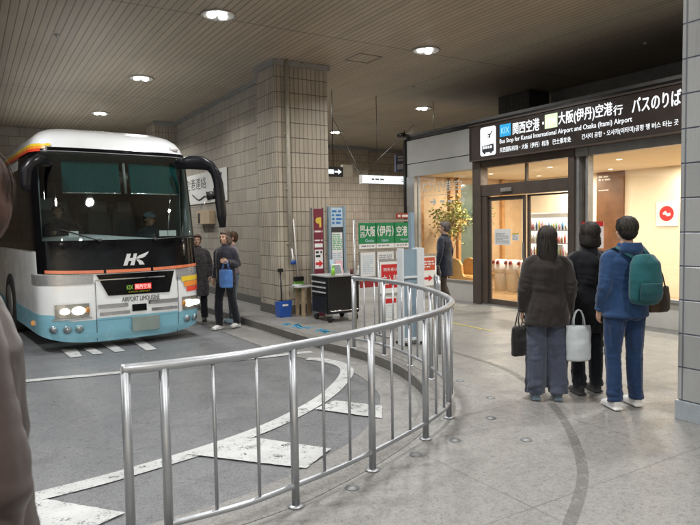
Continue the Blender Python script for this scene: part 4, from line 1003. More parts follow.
# side table with wooden legs
t = thing('side_table', 'small table with a pale top and wooden legs between the pillar and cabinet', 'table', (5.15,9.95,0))
g = MB(); g.box(4.92, 5.36, 9.80, 10.12, .53, .55); g.build('tabletop', M('pale_top', (.45,.46,.46), .5), t, bevel=.004)
LT = M('light_timber', (.33,.25,.16), .6, 0, .2)
for x in (5.06, 5.30):
    for y in (9.84, 10.08):
        g = MB(); g.box(x-.03, x+.03, y-.02, y+.02, 0, .529); g.build('leg', LT, t)
g = MB(); g.rings([((5.0,9.95,.551),.09,.06),((5.0,9.95,.58),.10,.07)], n=18); tag(g.build('basin', M('pale_basin', (.55,.57,.58), .4)), 'shallow pale tray lying on the small side table', 'tray')
# jacket / dark bag hanging at cabinet
t = thing('towel', 'dark blue cloth hanging from the end of the small side table', 'cloth', (5.38,9.9,.5))
g = MB(); g.rings([((5.39,9.86,.62),.02,.06),((5.40,9.86,.5),.035,.09),((5.40,9.86,.30),.045,.10),((5.39,9.86,.22),.03,.09)], n=14); g.build('cloth', M('navy_cloth', (.02,.035,.08), .9), t)
# dust pan, brush and green bag hung on the pillar
t = thing('dustpan', 'blue long-handled dustpan standing against the foot of the pillar', 'dustpan', (4.78,10.1,0))
g = MB()
vs = [(4.68,10.02,0),(4.90,10.02,0),(4.90,10.20,0),(4.68,10.20,0),(4.66,10.0,.30),(4.92,10.0,.30),(4.90,10.22,.26),(4.67,10.22,.26)]
g.add(vs, [(0,3,2,1),(0,1,5,4),(1,2,6,5),(2,3,7,6),(3,0,4,7)]); g.build('pan', M('blue_plastic', (.02,.09,.40), .35), t, bevel=.004)
g = MB(); rect(g, (4.73,10.01,.2), XR, ZU, .11, .035, .006); g.build('label', PAPER, t)
g = MB(); g.tube([(4.80,10.19,.25),(4.81,10.24,.80)], .011, 8); g.box(4.76, 4.86, 10.22, 10.26, .80, .86); g.build('handle', BLACK, t)
t = thing('broom', 'long broom with a white pole and green bristle head leaning on the pillar', 'broom', (5.15,10.2,.4))
g = MB(); g.tube([(5.15,10.2,.66),(5.06,10.17,1.75)], .011, 8); g.build('pole', WHITEP, t)
g = MB(); g.box(5.06, 5.26, 10.17, 10.23, .62, .70); g.build('head', BLACK, t, bevel=.01)
g = MB(); 
for k in range(26): 
    x = 5.065+k*.0074; g.tube([(x,10.2,.62),(x+random.uniform(-.01,.01),10.2+random.uniform(-.02,.02),.42+random.uniform(-.01,.02))], [.006,.004], 5)
b = g.build('bristles', M('green_bristle', (.16,.40,.07), .7), t); b['kind'] = 'thing'
t = thing('brush', 'short blue and white brush hanging high on the pillar above the broom', 'brush', (5.08,10.2,1.0))
g = MB(); g.rings([((5.03,10.2,1.22),.012,.012),((5.05,10.2,1.06),.02,.015),((5.06,10.2,1.0),.05,.02)], n=12); g.build('handle', WHITEP, t)
g = MB(); g.rings([((5.06,10.2,1.0),.05,.02),((5.06,10.2,.93),.055,.02)], n=12); g.build('brush_head', M('blue_plastic', (.02,.09,.40), .35), t)
t = thing('wall_clamp', 'small pale bracket fixed on the pillar beside the broom', 'bracket', (5.16,10.27,.5))
g = MB(); g.box(5.13, 5.19, 10.24, 10.288, .46, .56); g.build('box', PAPER, t); g = MB(); g.box(5.14, 5.18, 10.23, 10.239, .50, .52); g.build('screw_plate', BLACK, t)
# banner and box on the side wall
t = thing('wall_banner', 'white cloth banner with black brush writing on the tiled side wall behind the mirror', 'banner', (5.14,15.2,2.3))
g = MB(); g.box(5.118, 5.128, 13.65, 17.0, 2.25, 3.02); g.build('sheet', M('banner_white', (.60,.60,.58), .8, 0, .1, 2), t)
text_obj('lettering', '空港連絡', (5.118,16.8,2.62), YL, ZU, .3, 1.7, INK, t, .0)
r = random.Random(9); g = MB()
for k in range(3):
    y = 14.5-.22*k; P = [Vector((5.114, y+r.uniform(-.08,.08), 2.92-.13*j)) for j in range(5)]; P = catmull(P, 5)
    g.tube(P, [.022-.0007*i for i in range(len(P))], 6)
P = catmull([Vector((5.114,a,b)) for a,b in ((16.2,2.5),(15.7,2.35),(15.2,2.42),(14.9,2.3))], 6); g.tube(P, .018, 6); g.build('brush_stroke', INK, t)
t = thing('cardboard_box', 'small tan box fixed on the side wall below the banner', 'box', (5.08,15.2,1.9))
g = MB(); g.box(5.0, 5.148, 14.6, 15.6, 1.72, 2.05); g.build('carton', M('cardboard', (.42,.33,.22), .8), t, bevel=.01); g = MB(); g.box(4.992, 4.999, 15.3, 15.45, 1.75, 2.0); g.build('tape', INK, t)

# ================================================================== HANGING SIGNS
t = thing('hanging_sign', 'long glowing white sign hanging on wires in front of the far tiled wall', 'sign', (9,12,2.7))
g = MB(); g.box(7.74, 10.3, 12.0, 12.12, 2.585, 2.785); g.build('light_box', M('lightbox_case', (.6,.6,.6), .4), t)
g = MB(); g.add([(7.75,11.998,2.595),(10.29,11.998,2.595),(10.29,11.998,2.775),(7.75,11.998,2.775)], [(0,1,2,3)]); g.build('lit_face', EM('sign_face_glow', (.88,.97,1), 1.3), t)
g = MB(); lines_mb(g, (8.0,11.997,2.66), XR, ZU, .6, .06, 1, .8, .6, 3); lines_mb(g, (8.85,11.997,2.64), XR, ZU, .5, .08, 2, 1, .4, 4); g.build('small_print', GREYINK, t)
for a, b in (((8.2,12.06,2.785),(8.2,12.06,CZ)),((9.9,12.06,2.785),(9.9,12.06,CZ)),((7.8,12.1,2.785),(8.47,14.61,CZ)),((7.8,12.1,2.785),(11.56,15.0,CZ)),((7.8,12.1,2.785),(9.92,17.5,CZ))):
    g = MB(); g.tube([a,b], .007, 8); g.build('wire', M('dark_wire', (.03,.03,.03), .5), t)
t = thing('exit_sign', 'small black hanging sign with white arrow beside the big pillar', 'sign', (7.1,12,2.8))
g = MB(); g.box(6.75, 7.24, 12.0, 12.05, 2.72, 2.94); g.build('panel', INK, t)
g = MB(); flat(g, (7.02,12.0,2.77), XR, ZU, arrow_pts(.18,.12,.3), .002); lines_mb(g, (6.78,12.0,2.77), XR, ZU, .22, .12, 1, 1, .8, 5, .002); g.build('symbol', EM('sign_face_glow', (.88,.97,1), 1.3), t)
g = MB(); g.box(7.241, 7.5, 12.01, 12.1, 2.73, 3.0); g.build('end_plate', M('cream_pipe', (.46,.44,.38), .45), t)
g = MB(); g.tube([(7.0,12.03,2.94),(7.0,12.03,CZ)], .008, 8); g.build('rod', BLACK, t)
t = thing('hanging_sign', 'small blue and grey direction sign hanging beside the lounge corner', 'sign', (11.9,16,3.6))
g = MB(); g.obox((11.95,16,3.62), (.38,0,.05), (0,.03,0), (0,0,.27)); g.build('panel', M('slate_blue', (.10,.12,.22), .4), t, bevel=.01)
g = MB(); g.obox((11.95,15.965,3.50), (.33,0,.043), (0,.003,0), (0,0,.08)); g.build('lower_field', M('pale_field', (.45,.47,.55), .5), t)
g = MB(); lines_mb(g, (11.65,15.965,3.62), (.99,0,.13), ZU, .6, .2, 2, .8, .6, 5); g.build('small_print', M('pale_field', (.45,.47,.55), .5), t)
g = MB(); g.tube([(11.95,16,3.89),(11.95,16,CZ)], .015, 8); g.build('rod', BLACK, t)

# ================================================================== LOUNGE FURNITURE
t = thing('recycling_bin', 'white recycling bins with red and black openings and clear bags behind the door glass', 'bin', (10.9,10.5,.012))
for j in range(3):
    y1 = 10.96-.40*j; y0 = y1-.38
    g = MB(); g.rings([((10.9,(y0+y1)/2,.013),.15,.16),((10.9,(y0+y1)/2,.5),.18,.185),((10.9,(y0+y1)/2,.62),.18,.185)], (1,0,0), 18); b = g.build('bin', WHITEP, t)
    g = MB(); g.rings([((10.9,(y0+y1)/2,.45),.20,.205),((10.9,(y0+y1)/2,.56),.205,.21),((10.9,(y0+y1)/2,.70),.19,.19),((10.9,(y0+y1)/2,.76),.12,.15)], (1,0,0), 18); g.build('lid', M('bag_white', (.72,.70,.69), .35, 0, .05), b)
    for dy in (-.07, .07):
        g = MB(); n_ = Vector((-.9,0,.43)); c_ = Vector((10.715,(y0+y1)/2+dy,.70)); g.tube([c_, c_+n_*.012], .05, 18); g.tube([c_+n_*.012, c_+n_*.016], .034, 16, 1); g.build('opening', [RED, INK], b)
t = thing('vending_machine', 'white drinks vending machine lit inside the lounge behind the door', 'vending machine', (10.7,9,.012))
g = MB(); g.box(10.42, 11.1, 8.30, 9.52, .013, 1.83); g.build('cabinet', WHITE, t, bevel=.02)
g = MB(); g.box(10.405, 10.419, 8.40, 9.42, .85, 1.72); g.build('display_window', EM('vending_glow', (1,.96,.88), 1.1), t)
r = random.Random(2)
for row in range(3):
    z = 1.48-.27*row
    g = MB(); g.box(10.38, 10.404, 8.40, 9.42, z-.035, z-.015); g.build('shelf', WHITEP, t)
    y = 9.37
    while y > 8.45:
        c = ((.50,.10,.06),(.62,.48,.12),(.10,.25,.42),(.62,.60,.55),(.18,.36,.18),(.36,.20,.08),(.6,.3,.35))[r.randrange(7)]; hh = r.uniform(.11,.18); rr_ = r.uniform(.022,.032)
        g = MB(); g.rings([((10.385,y,z-.012),.018,rr_),((10.385,y,z+hh*.6),.018,rr_),((10.385,y,z+hh*.75),.012,rr_*.5),((10.385,y,z+hh),.012,rr_*.45)], (1,0,0), 10)
        g.build('bottle', M('drink_%d%d' % (int(c[0]*100), int(c[2]*100)), c, .3, 0, .1), t)
        g = MB(); g.box(10.376, 10.3795, y-.02, y+.02, z-.034, z-.018); g.build('price_button', M('pink_button', (.65,.25,.35), .4), t)
        y -= rr_*2+r.uniform(.008,.03)
g = MB(); g.box(10.38, 10.404, 8.55, 9.0, .92, 1.16); g.build('poster', M('vending_poster', (.62,.68,.74), .5), t)
g = MB(); g.box(10.395, 10.419, 8.5, 9.3, .18, .42); g.build('outlet', INK, t, bevel=.01)
g = MB(); g.box(10.40, 10.419, 8.34, 8.44, .55, 1.0) ; g.build('coin_panel', M('panel_pink', (.55,.25,.3), .4), t)
# curved wooden bench
t = thing('wooden_bench', 'curved light wood bench inside the left lounge window', 'bench', (9.9,10.7,.012))
g = MB(); LW = M('honey_wood', (.52,.30,.10), .35, 0, .15, 4)
g.box(9.45, 9.95, 10.98, 11.04, .013, .62); prof = [Vector((9.45,y,z)) for y,z in ((11.04,.62),(11.0,.74),(10.9,.82),(10.78,.84))]
g.build('seat_back', LW, t, bevel=.01)
for x in (9.45, 9.9):
    pts = [(11.04,.013),(11.04,.62),(11.01,.74),(10.93,.82),(10.80,.84),(10.66,.80),(10.58,.70),(10.55,.5),(10.50,.44),(10.2,.42),(10.2,.013)]
    g = MB(); vs = [(x,a,b) for a,b in pts]+[(x+.06,a,b) for a,b in pts]; n_ = len(pts)
    g.add(vs, [tuple(range(n_)), tuple(reversed(range(n_,2*n_)))]+[(i,n_+i,n_+(i+1)%n_,(i+1)%n_) for i in range(n_)]); g.build('end_panel', LW, t, bevel=.008)
g = MB(); g.box(9.51, 9.9, 10.2, 10.97, .40, .45); g.build('seat', LW, t, bevel=.01)
# indoor trees / planters
def leafy(name, label, c, rad, nleaf, size, stem, pot, mat, group=None, seed=1, kind='tree'):
    r = random.Random(seed); t = thing(name, label, 'plant', (c[0],c[1],.0 if pot else c[2]), group)
    if stem:
        g = MB(); P = [Vector((c[0]+r.uniform(-.03,.03)*i, c[1]+r.uniform(-.03,.03)*i, .3+(c[2]-.1)*i/6)) for i in range(7)]
        g.tube(P, [.028-.003*i for i in range(7)], 8)
        for k in range(9):
            a = P[2+k % 4]; e = a+Vector((r.uniform(-1,1)*rad[0]*.7, r.uniform(-1,1)*rad[1]*.7, r.uniform(.2,.6))); g.tube([a, a.lerp(e,.5)+Vector((0,0,.05)), e], [.01,.007,.004], 5)
        g.build('trunk', M('plant_stem', (.16,.10,.06), .8), t)
    if pot:
        g = MB(); g.rings([((c[0],c[1],.013),.16,.16),((c[0],c[1],.3),.2,.2),((c[0],c[1],.36),.2,.2)], n=20); g.build('pot', M('pot_clay', (.25,.2,.16), .7), t)
    g = MB(); cl = [Vector((c[0]+r.gauss(0,.42)*rad[0], c[1]+r.gauss(0,.42)*rad[1], c[2]+r.gauss(0,.45)*rad[2])) for k in range(max(6, nleaf//22))]
    for k in range(nleaf):
        o = r.choice(cl)+Vector((r.gauss(0,.07),r.gauss(0,.07),r.gauss(0,.07))); d = Vector((r.uniform(-1,1),r.uniform(-1,1),r.uniform(-.8,.5))).normalized(); s_ = size*r.uniform(.6,1.3)
        w_ = d.cross(Vector((r.uniform(-1,1),r.uniform(-1,1),r.uniform(-1,1)))).normalized()*s_*.32
        g.add([o, o+d*s_*.45+w_, o+d*s_, o+d*s_*.45-w_], [(0,1,2,3)], r.randrange(2))
    g.build('foliage', mat, t)
LEAF = [M('leaf_olive', (.22,.24,.06), .5, 0, .3), M('leaf_pale', (.42,.38,.13), .5, 0, .3)]
LEAFD = [M('leaf_dark', (.06,.13,.03), .5, 0, .3), M('leaf_olive', (.22,.24,.06), .5, 0, .3)]
leafy('indoor_tree', 'pale leafy indoor tree standing in a pot inside the left lounge window', (9.55,11.1,1.75), (.42,.30,.55), 900, .075, True, True, LEAF, seed=3)
t0 = []
for i, (x, lab) in enumerate(((10.15,'green hanging planter box between timber posts inside the left lounge window'),(10.98,'green hanging planter box seen through the entrance door beside its frame'))):
    leafy('hanging_planter', lab, (x,11.45,1.86), (.22,.12,.17), 420, .06, False, False, LEAFD, 'hanging planters inside the lounge', seed=5+i)
    g = MB(); g.box(x-.2, x+.2, 11.38, 11.6, 1.62, 1.74); p_ = [o for o in S.objects if o.name.startswith('hanging_planter')][-1]; g.build('planter_box', WOOD, p_)
# ================================================================== PEOPLE
CL = bpy.data.textures.new('fold', 'CLOUDS'); CL.noise_scale = .10; CL.noise_depth = 1
CLH = bpy.data.textures.new('strand', 'CLOUDS'); CLH.noise_scale = .018; CLH.noise_depth = 1
def solid(mb, voxel, smooth=6, fold=0.0, tex=None, shrink=0.0):
    """fuse the overlapping shapes of mb into one continuous skin"""
    me = bpy.data.meshes.new('tmp'); me.from_pydata([tuple(v) for v in mb.v], [], mb.f); me.update()
    ob = bpy.data.objects.new('tmp', me); COL.objects.link(ob)
    m = ob.modifiers.new('r', 'REMESH'); m.mode = 'VOXEL'; m.voxel_size = voxel; m.use_smooth_shade = True
    if fold:
        d = ob.modifiers.new('d', 'DISPLACE'); d.texture = tex or CL; d.strength = fold; d.mid_level = .5; d.texture_coords = 'LOCAL'
    s_ = ob.modifiers.new('s', 'SMOOTH'); s_.iterations = smooth; s_.factor = .5
    dg = bpy.context.evaluated_depsgraph_get(); out = bpy.data.meshes.new_from_object(ob.evaluated_get(dg))
    bpy.data.objects.remove(ob); bpy.data.meshes.remove(me)
    for p in out.polygons: p.use_smooth = True
    return out
def folds(me, amp, kind, seed=0.0):
    """cloth folds: long vertical drape plus creases, pushed along the normals"""
    vs = me.vertices; nr = [v.normal.copy() for v in vs]
    for v, nn in zip(vs, nr):
        p = v.co; o = Vector((seed, seed*1.7, 0))
        if kind == 'leg':
            a = noise.noise(Vector((p.x*16, p.y*16, p.z*3.2))+o); c = noise.noise(Vector((p.x*7+p.z*5, p.y*7, p.z*17))+o)
            w = max(0, 1-abs(p.z-.48)/.16)*1.0 + max(0, 1-abs(p.z-.10)/.16)*1.5 + max(0, 1-abs(p.z-.84)/.12)*.8
            d = (abs(a)-.25)*1.0 + (abs(c)-.22)*w*1.3
        else:
            a = noise.noise(Vector((p.x*11+p.z*2.5, p.y*11, p.z*3.5))+o); c = noise.noise(Vector((p.x*6-p.z*8, p.y*6, p.z*16))+o)
            w = .45 + max(0, 1-abs(p.z-1.12)/.12)*1.2*(1 if abs(p.x) > .15 else .5)
            d = (abs(a)-.25) + (abs(c)-.22)*w
        v.co = p + nn*d*amp
    me.update(); return me
def strands(H, hr, n, length, mat, t, seed=1, front=-.055):
    """combed locks lying over the hair: thin tapered ribbons that follow the skull, then hang"""
    r = random.Random(seed); g = MB(); C0 = H((0,.030,.030)); rad = Vector((.090,.100,.095))
    for k in range(n):
        a = r.uniform(0, 2*PI); el = math.asin(r.uniform(-.15, 1)); d = Vector((math.cos(a)*math.cos(el), math.sin(a)*math.cos(el), math.sin(el)))
        if d.y < -.55 and d.z < .45: continue
        P = []; L = length*r.uniform(.7, 1.15)+.03; st = L/7; cur = Vector((d.x*rad.x, d.y*rad.y, d.z*rad.z))
        dirv = Vector((d.x, d.y*1.0+.15, -.6+.9*d.z)).normalized()
        for j in range(8):
            q_ = Vector((cur.x/rad.x, cur.y/rad.y, cur.z/rad.z)); m_ = q_.length; lim = 1.0 + .05*((k*37) % 17)/17
            if cur.z > -.06 and m_ < lim*1.3: q_ = q_*(lim/m_); cur = Vector((q_.x*rad.x, q_.y*rad.y, q_.z*rad.z))
            P.append(C0 + hr @ cur); tang = Vector((cur.x*.6, cur.y*.6+.01, -.12)) if cur.z > 0 else Vector((cur.x*.05, cur.y*.05, -.12))
            cur = cur + (tang.normalized() + Vector((r.uniform(-.3,.3), r.uniform(-.3,.3), r.uniform(-.1,.1))))*st
        wdt = r.uniform(.0016,.0034); s1 = (P[1]-P[0]).cross(P[0]-C0)
        if s1.length < 1e-6: continue
        s1.normalize(); vs = []
        for j, p in enumerate(P):
            w_ = wdt*(1-j/7.5); vs += [p-s1*w_, p+s1*w_]
        g.add(vs, [(2*j, 2*j+1, 2*j+3, 2*j+2) for j in range(7)], k % 2, True)
    me = MBmesh(g); o = attach('hair_strands', me, mat, t); me.materials.append(hair_mat(mat.name+'_light', HAIRC.get(mat.name, (.05,.04,.035))))
    for p, q_ in zip(me.polygons, g.m): p.material_index = q_
    return o
HAIRC = {'black_hair': (.035,.028,.024), 'brown_hair': (.12,.07,.045), 'grey_brown_hair': (.18,.16,.15)}
def attach(name, me, mat, parent):
    o = bpy.data.objects.new(name, me); me.name = name; me.materials.clear(); me.materials.append(mat); COL.objects.link(o); o.parent = parent; return o
def cloth(name, col, rough=.9, var=.18, scale=14, weave=.3):
    if name in MC: return MC[name]
    t = NT(name); v = t.obj(); n = t.noise(scale, 5, .6, v); f = t.noise(380, 2, .6, v)
    c = t.mix(t.ramp(n, .3, .7), tuple(k*(1-var) for k in col), tuple(k*(1+var) for k in col))
    MC[name] = t.bsdf(c, rough, 0, t.math('ADD', t.math('MULTIPLY', n, .8), t.math('MULTIPLY', f, .3)), weave, .004, 0, .2, **{'Sheen Weight': .25}); return MC[name]
SKIN = NT('skin'); v_ = SKIN.obj(); SKINM = SKIN.bsdf(SKIN.mix(SKIN.noise(22, 4, .6, v_), (.46,.27,.19), (.60,.38,.28)), .5, 0, SKIN.noise(300, 2, .6, v_), .15, .001, **{'Subsurface Weight': .08})
def hair_mat(name, col):
    if name in MC: return MC[name]
    t = NT(name); v = t.obj(); n = t.noise(70, 4, .6, t.vmul(v, (1,1,.12)))
    MC[name] = t.bsdf(t.mix(t.ramp(n, .3, .7), tuple(k*.6 for k in col), tuple(min(1,k*1.6) for k in col)), .6, 0, n, .8, .006, 0, .3); return MC[name]
def limb(mb, J, R_, n=14, side=(1,0,0)):
    P = catmull([Vector(p) for p in J], 5); Rr = []
    for i in range(len(R_)-1): Rr += [R_[i]+(R_[i+1]-R_[i])*k/5 for k in range(5)]
    mb.tube(P, Rr+[R_[-1]], n)
def hand(mb, wrist, d, palm_n, thumb_side):
    """palm, four unequal curled fingers and a thumb; d = pointing direction, palm_n = palm normal"""
    d = Vector(d).normalized(); N = (Vector(palm_n) - d*Vector(palm_n).dot(d)).normalized(); Sd = d.cross(N)*thumb_side; w = Vector(wrist)
    mb.rings([(w-d*.02, .026,.02), (w+d*.02,.033,.017), (w+d*.06,.041,.016), (w+d*.088,.039,.014)], tuple(Sd), 14)
    for k, (o, l) in enumerate(((.029,.068),(.010,.078),(-.010,.073),(-.028,.058))):
        b = w+d*.082+Sd*o; m1 = b+d*l*.45+N*.006; m2 = m1+(d*.72+N*.6)*l*.32; e = m2+(d*.35+N*.9)*l*.28
        mb.tube([b-d*.015, b, m1, m2, e], [.0098,.0098,.0092,.0085,.0065], 8)
    b = w+d*.025+Sd*.028; mb.tube([b, b+(d*.6+Sd*.55+N*.2)*.035, b+(d*.85+Sd*.45+N*.45)*.065, b+(d*.9+Sd*.3+N*.6)*.085], [.014,.0125,.0105,.0075], 8)
def person(label, loc, rz, h=1.65, legs=None, arms=None, top=None, bottom=None, shoes=None, hair=None, hairlen=0, skirt=False, coat=.80, bulk=1.0, hood=False, cap=None, seated=False, group=None, headturn=0.0, scarf=None, detail=False):
    """local frame: looks towards -Y, feet at z 0, modelled at 1.70 m"""
    t = thing('person', label, 'person', loc, group, rz); k = h/1.70; t.scale = (k,k,k)
    def at0(me_fn): return me_fn
    legs = legs or [((-.09,0,.90),(-.10,-.01,.49),(-.105,.02,.085)), ((.09,0,.90),(.10,-.01,.49),(.105,.02,.085))]
    arms = arms or [((-.175,.01,1.375),(-.235,.03,1.11),(-.235,-.05,.88)), ((.175,.01,1.375),(.235,.03,1.11),(.235,-.05,.88))]
    Hc = Vector((0,.005,1.585)); hr = Matrix.Rotation(headturn, 3, 'Z')
    def H(p): return Hc + hr @ Vector(p)
    b = MB()
    # head with face
    b.ell(H((0,.012,.02)), (.074,.094,.092), 24, 16, rot=hr); b.ell(H((0,-.028,-.048)), (.056,.062,.068), 20, 12, rot=hr); b.ell(H((0,-.06,-.088)), (.026,.026,.024), 12, 8)
    b.rings([(H((0,-.088,.018)),.009,.008),(H((0,-.100,-.008)),.012,.012),(H((0,-.104,-.022)),.016,.013),(H((0,-.09,-.034)),.013,.008)], (1,0,0), 10)
    for s in (-1,1):
        b.ell(H((s*.078,.012,-.01)), (.010,.020,.031), 10, 8, rot=hr); b.ell(H((s*.035,-.070,-.028)), (.022,.018,.024), 10, 8); b.ell(H((s*.030,-.082,.030)), (.022,.010,.008), 10, 6)
    b.ell(H((0,-.086,-.056)), (.022,.009,.006), 12, 6); b.ell(H((0,-.083,-.066)), (.018,.010,.007), 12, 6)
    b.rings([((0,.028,1.56),.05,.05),((0,.022,1.49),.052,.052),((0,.015,1.43),.062,.058),((0,.012,1.385),.10,.07)], (1,0,0), 18)
    # trunk
    b.rings([((0,.01,.84),.13,.09),((0,.01,.92),.160,.105),((0,.0,1.05),.135,.095),((0,.0,1.2),.150,.105),((0,.005,1.32),.165,.10),((0,.01,1.40),.12,.075)], (1,0,0), 24)
    for s, A in zip((-1,1), arms):
        A = [Vector(q) for q in A]
        limb(b, [Vector((s*.11,.01,1.35)), A[0]+Vector((0,0,-.045)), A[0].lerp(A[1],.5), A[1], A[1].lerp(A[2],.35), A[2]], [.055,.056,.046,.040,.039,.026])
        d = (A[2]-A[1]).normalized(); hand(b, A[2], d, Vector((-s,0,0)) if abs(d.x) < .8 else Vector((0,-1,0)), -1 if s > 0 else 1)
    for s, L in zip((-1,1), legs):
        L = [Vector(q) for q in L]
        limb(b, [L[0]+Vector((0,0,.03)), L[0], L[0].lerp(L[1],.4), L[1], L[1].lerp(L[2],.3), L[2]], [.085,.088,.075,.054,.055,.036])
        b.rings([(L[2]+Vector((0,.03,-.03)),.03,.03),(L[2]+Vector((0,-.03,-.045)),.035,.03),(L[2]+Vector((0,-.12,-.06)),.038,.02)], (1,0,0), 12)
    attach('body', solid(b, .0075, 3), SKINM, t)
    for s in (-1,1):
        e = MB(); e.ell(H((s*.030,-.0775,.010)), (.011,.008,.007), 12, 8); attach('eye', MBmesh(e), M('eye_dark', (.03,.02,.015), .2), t)
    # trousers or skirt
    g = MB(); fw_ = 1.0 if not skirt else 1.45
    g.rings([((0,.01,.80),.15*bulk,.11*bulk),((0,.01,.9),.175*bulk,.125*bulk),((0,.0,1.0),.155*bulk,.112*bulk)], (1,0,0), 24)
    for s, L in zip((-1,1), legs):
        L = [Vector(q) for q in L]
        limb(g, [L[0]+Vector((0,0,.02)), L[0].lerp(L[1],.1), L[0].lerp(L[1],.5), L[1], L[1].lerp(L[2],.5), L[2]+Vector((0,.0,-.02))], [.10*bulk,.105*bulk,.088*bulk,.072*fw_,.070*fw_,.066*fw_])
    attach('trousers', folds(solid(g, .010, 4), .015, 'leg', h*7), bottom, t)
    # jacket / coat
    g = MB(); z0 = coat
    secs = []
    if seated: secs = [((0,.0,.88),.19,.14)]
    else: secs = [((0,.01,z0),.205*bulk,.145*bulk),((0,.01,z0+.02),.207*bulk,.147*bulk)] + ([((0,.01,.92),.197*bulk,.142*bulk)] if z0 < .88 else [])
    secs += [((0,.0,1.06),.182*bulk,.130*bulk),((0,.0,1.2),.187*bulk,.135*bulk),((0,.008,1.32),.192*bulk,.128*bulk),((0,.012,1.39),.145,.10),((0,.016,1.435),.078,.072),((0,.02,1.47),.074,.068)]
    g.rings(secs, (1,0,0), 28)
    for s, A in zip((-1,1), arms):
        A = [Vector(q) for q in A]
        limb(g, [Vector((s*.07,.012,1.37)), Vector((s*.135,.012,1.362)), A[0]+Vector((s*.004,0,-.055)), A[0].lerp(A[1],.5), A[1], A[1].lerp(A[2],.5), A[2]-(A[2]-A[1]).normalized()*.005], [.050*bulk,.060*bulk,.066*bulk,.062*bulk,.058*bulk,.052*bulk,.044*bulk])
    if hood: g.rings([((0,.075,1.36),.10,.05),((0,.105,1.42),.115,.06),((0,.10,1.48),.09,.05)], (1,0,0), 16)
    attach('jacket', folds(solid(g, .010, 4), .014, 'top', h*3), top, t)
    if not seated:      # ribbed hem and cuffs
        for s, A in zip((-1,1), arms):
            A = [Vector(q) for q in A]; d = (A[2]-A[1]).normalized(); e = MB(); e.tube([A[2]-d*.035, A[2]-d*.005, A[2]+d*.004], [.047*bulk,.046*bulk,.040*bulk], 18); attach('cuff', MBmesh(e), top, t)
    # collar ring
    if scarf:
        g = MB(); g.rings([((0,.015,1.42),.088,.083),((0,.012,1.46),.092,.088),((0,.01,1.50),.082,.078)], (1,0,0), 20); attach('scarf', solid(g, .010, 3, .012), scarf, t)
    # shoes
    for s, L in zip((-1,1), legs):
        a = Vector(L[2]); g = MB(); z = a.z-.085
        g.rings([((a.x,a.y+.055,z+.045),.030,.040),((a.x,a.y+.02,z+.05),.040,.048),((a.x,a.y-.05,z+.043),.046,.042),((a.x,a.y-.12,z+.033),.048,.032),((a.x,a.y-.175,z+.026),.036,.022)], (1,0,0), 16)
        g.tube([(a.x,a.y+.02,z+.05),(a.x,a.y+.02,z+.10)], .040, 14)
        g.box(a.x-.042, a.x+.042, a.y-.17, a.y+.07, z+.002, z+.022)
        attach('shoe', solid(g, .008, 3), shoes, t)
    # hair
    g = MB()
    g.ell(H((0,.030,.036)), (.086,.096,.092), 22, 14, rot=hr); g.ell(H((0,.055,-.010)), (.080,.070,.080), 18, 12, rot=hr); g.ell(H((0,-.030,.078)), (.070,.056,.036), 18, 10, rot=hr)
    if hairlen:
        z = -.02; g.rings([(H((0,.052,0)),.084,.065),(H((0,.068,-.08)),.090,.055),(H((0,.075,-.08-hairlen*.5)),.088,.045),(H((0,.085,-.08-hairlen)),.065,.028)], (1,0,0), 20)
        for s in (-1,1): g.rings([(H((s*.070,.0,.02)),.022,.05),(H((s*.078,.01,-.06)),.022,.045),(H((s*.08,.02,-.08-hairlen*.6)),.018,.035)], (1,0,0), 12)
    hm = solid(g, .007, 4, .004, CLH); attach('hair', hm, hair, t); strands(H, hr, 1500 if detail else 350, hairlen if hairlen else .045, hair, t, int(h*100))
    if cap:
        g = MB(); g.ell(H((0,.012,.062)), (.092,.104,.068), 22, 12, rot=hr); g.rings([(H((0,-.07,.05)),.07,.012),(H((0,-.125,.045)),.06,.008),(H((0,-.155,.04)),.04,.006)], (1,0,0), 14); attach('cap', solid(g, .007, 3), cap, t)
    return t
def MBmesh(mb):
    me = bpy.data.meshes.new('m'); me.from_pydata([tuple(v) for v in mb.v], [], mb.f); me.update()
    for p in me.polygons: p.use_smooth = True
    return me
BLKHAIR = hair_mat('black_hair', (.012,.010,.009)); BRHAIR = hair_mat('brown_hair', (.06,.032,.018))
WHSHOE = cloth('white_shoe', (.62,.62,.62), .6, .06); DKSHOE = cloth('dark_shoe', (.03,.032,.036), .6)
Z = AZ+.004
def W(t, p):     # local point of a person -> world
    k = t.scale[0]; return Matrix.Rotation(t.rotation_euler[2], 3, 'Z') @ (Vector(p)*k) + t.location
# the group of three in front of the entrance, seen from behind (facing the lounge / away)
armsA = [((-.17,.01,1.37),(-.215,.05,1.10),(-.215,-.03,.86)), ((.17,.01,1.37),(.215,.04,1.11),(.225,-.03,.87))]
p1 = person('person in a dark brown jacket and wide slate trousers, seen from behind, leftmost of three', (4.43,3.82,.004), math.radians(180-32-8), 1.57, arms=armsA,
    top=cloth('dark_brown_jacket', (.022,.018,.017)), bottom=cloth('slate_trousers', (.055,.065,.10)), shoes=cloth('blue_grey_shoe', (.12,.17,.22), .7), hair=BLKHAIR, hairlen=.16, skirt=True, coat=.74, bulk=1.04, detail=True)
p2 = person('person all in black in a long coat, middle one of the three', (4.93,3.76,.004), math.radians(180-34+10), 1.60,
    legs=[((-.09,0,.90),(-.09,-.02,.49),(-.09,.0,.085)), ((.09,0,.90),(.11,-.01,.49),(.12,.06,.085))],
    top=cloth('black_coat', (.008,.009,.012)), bottom=cloth('black_trousers', (.010,.012,.018)), shoes=DKSHOE, hair=BLKHAIR, hairlen=.05, coat=.62, bulk=1.0, detail=True)
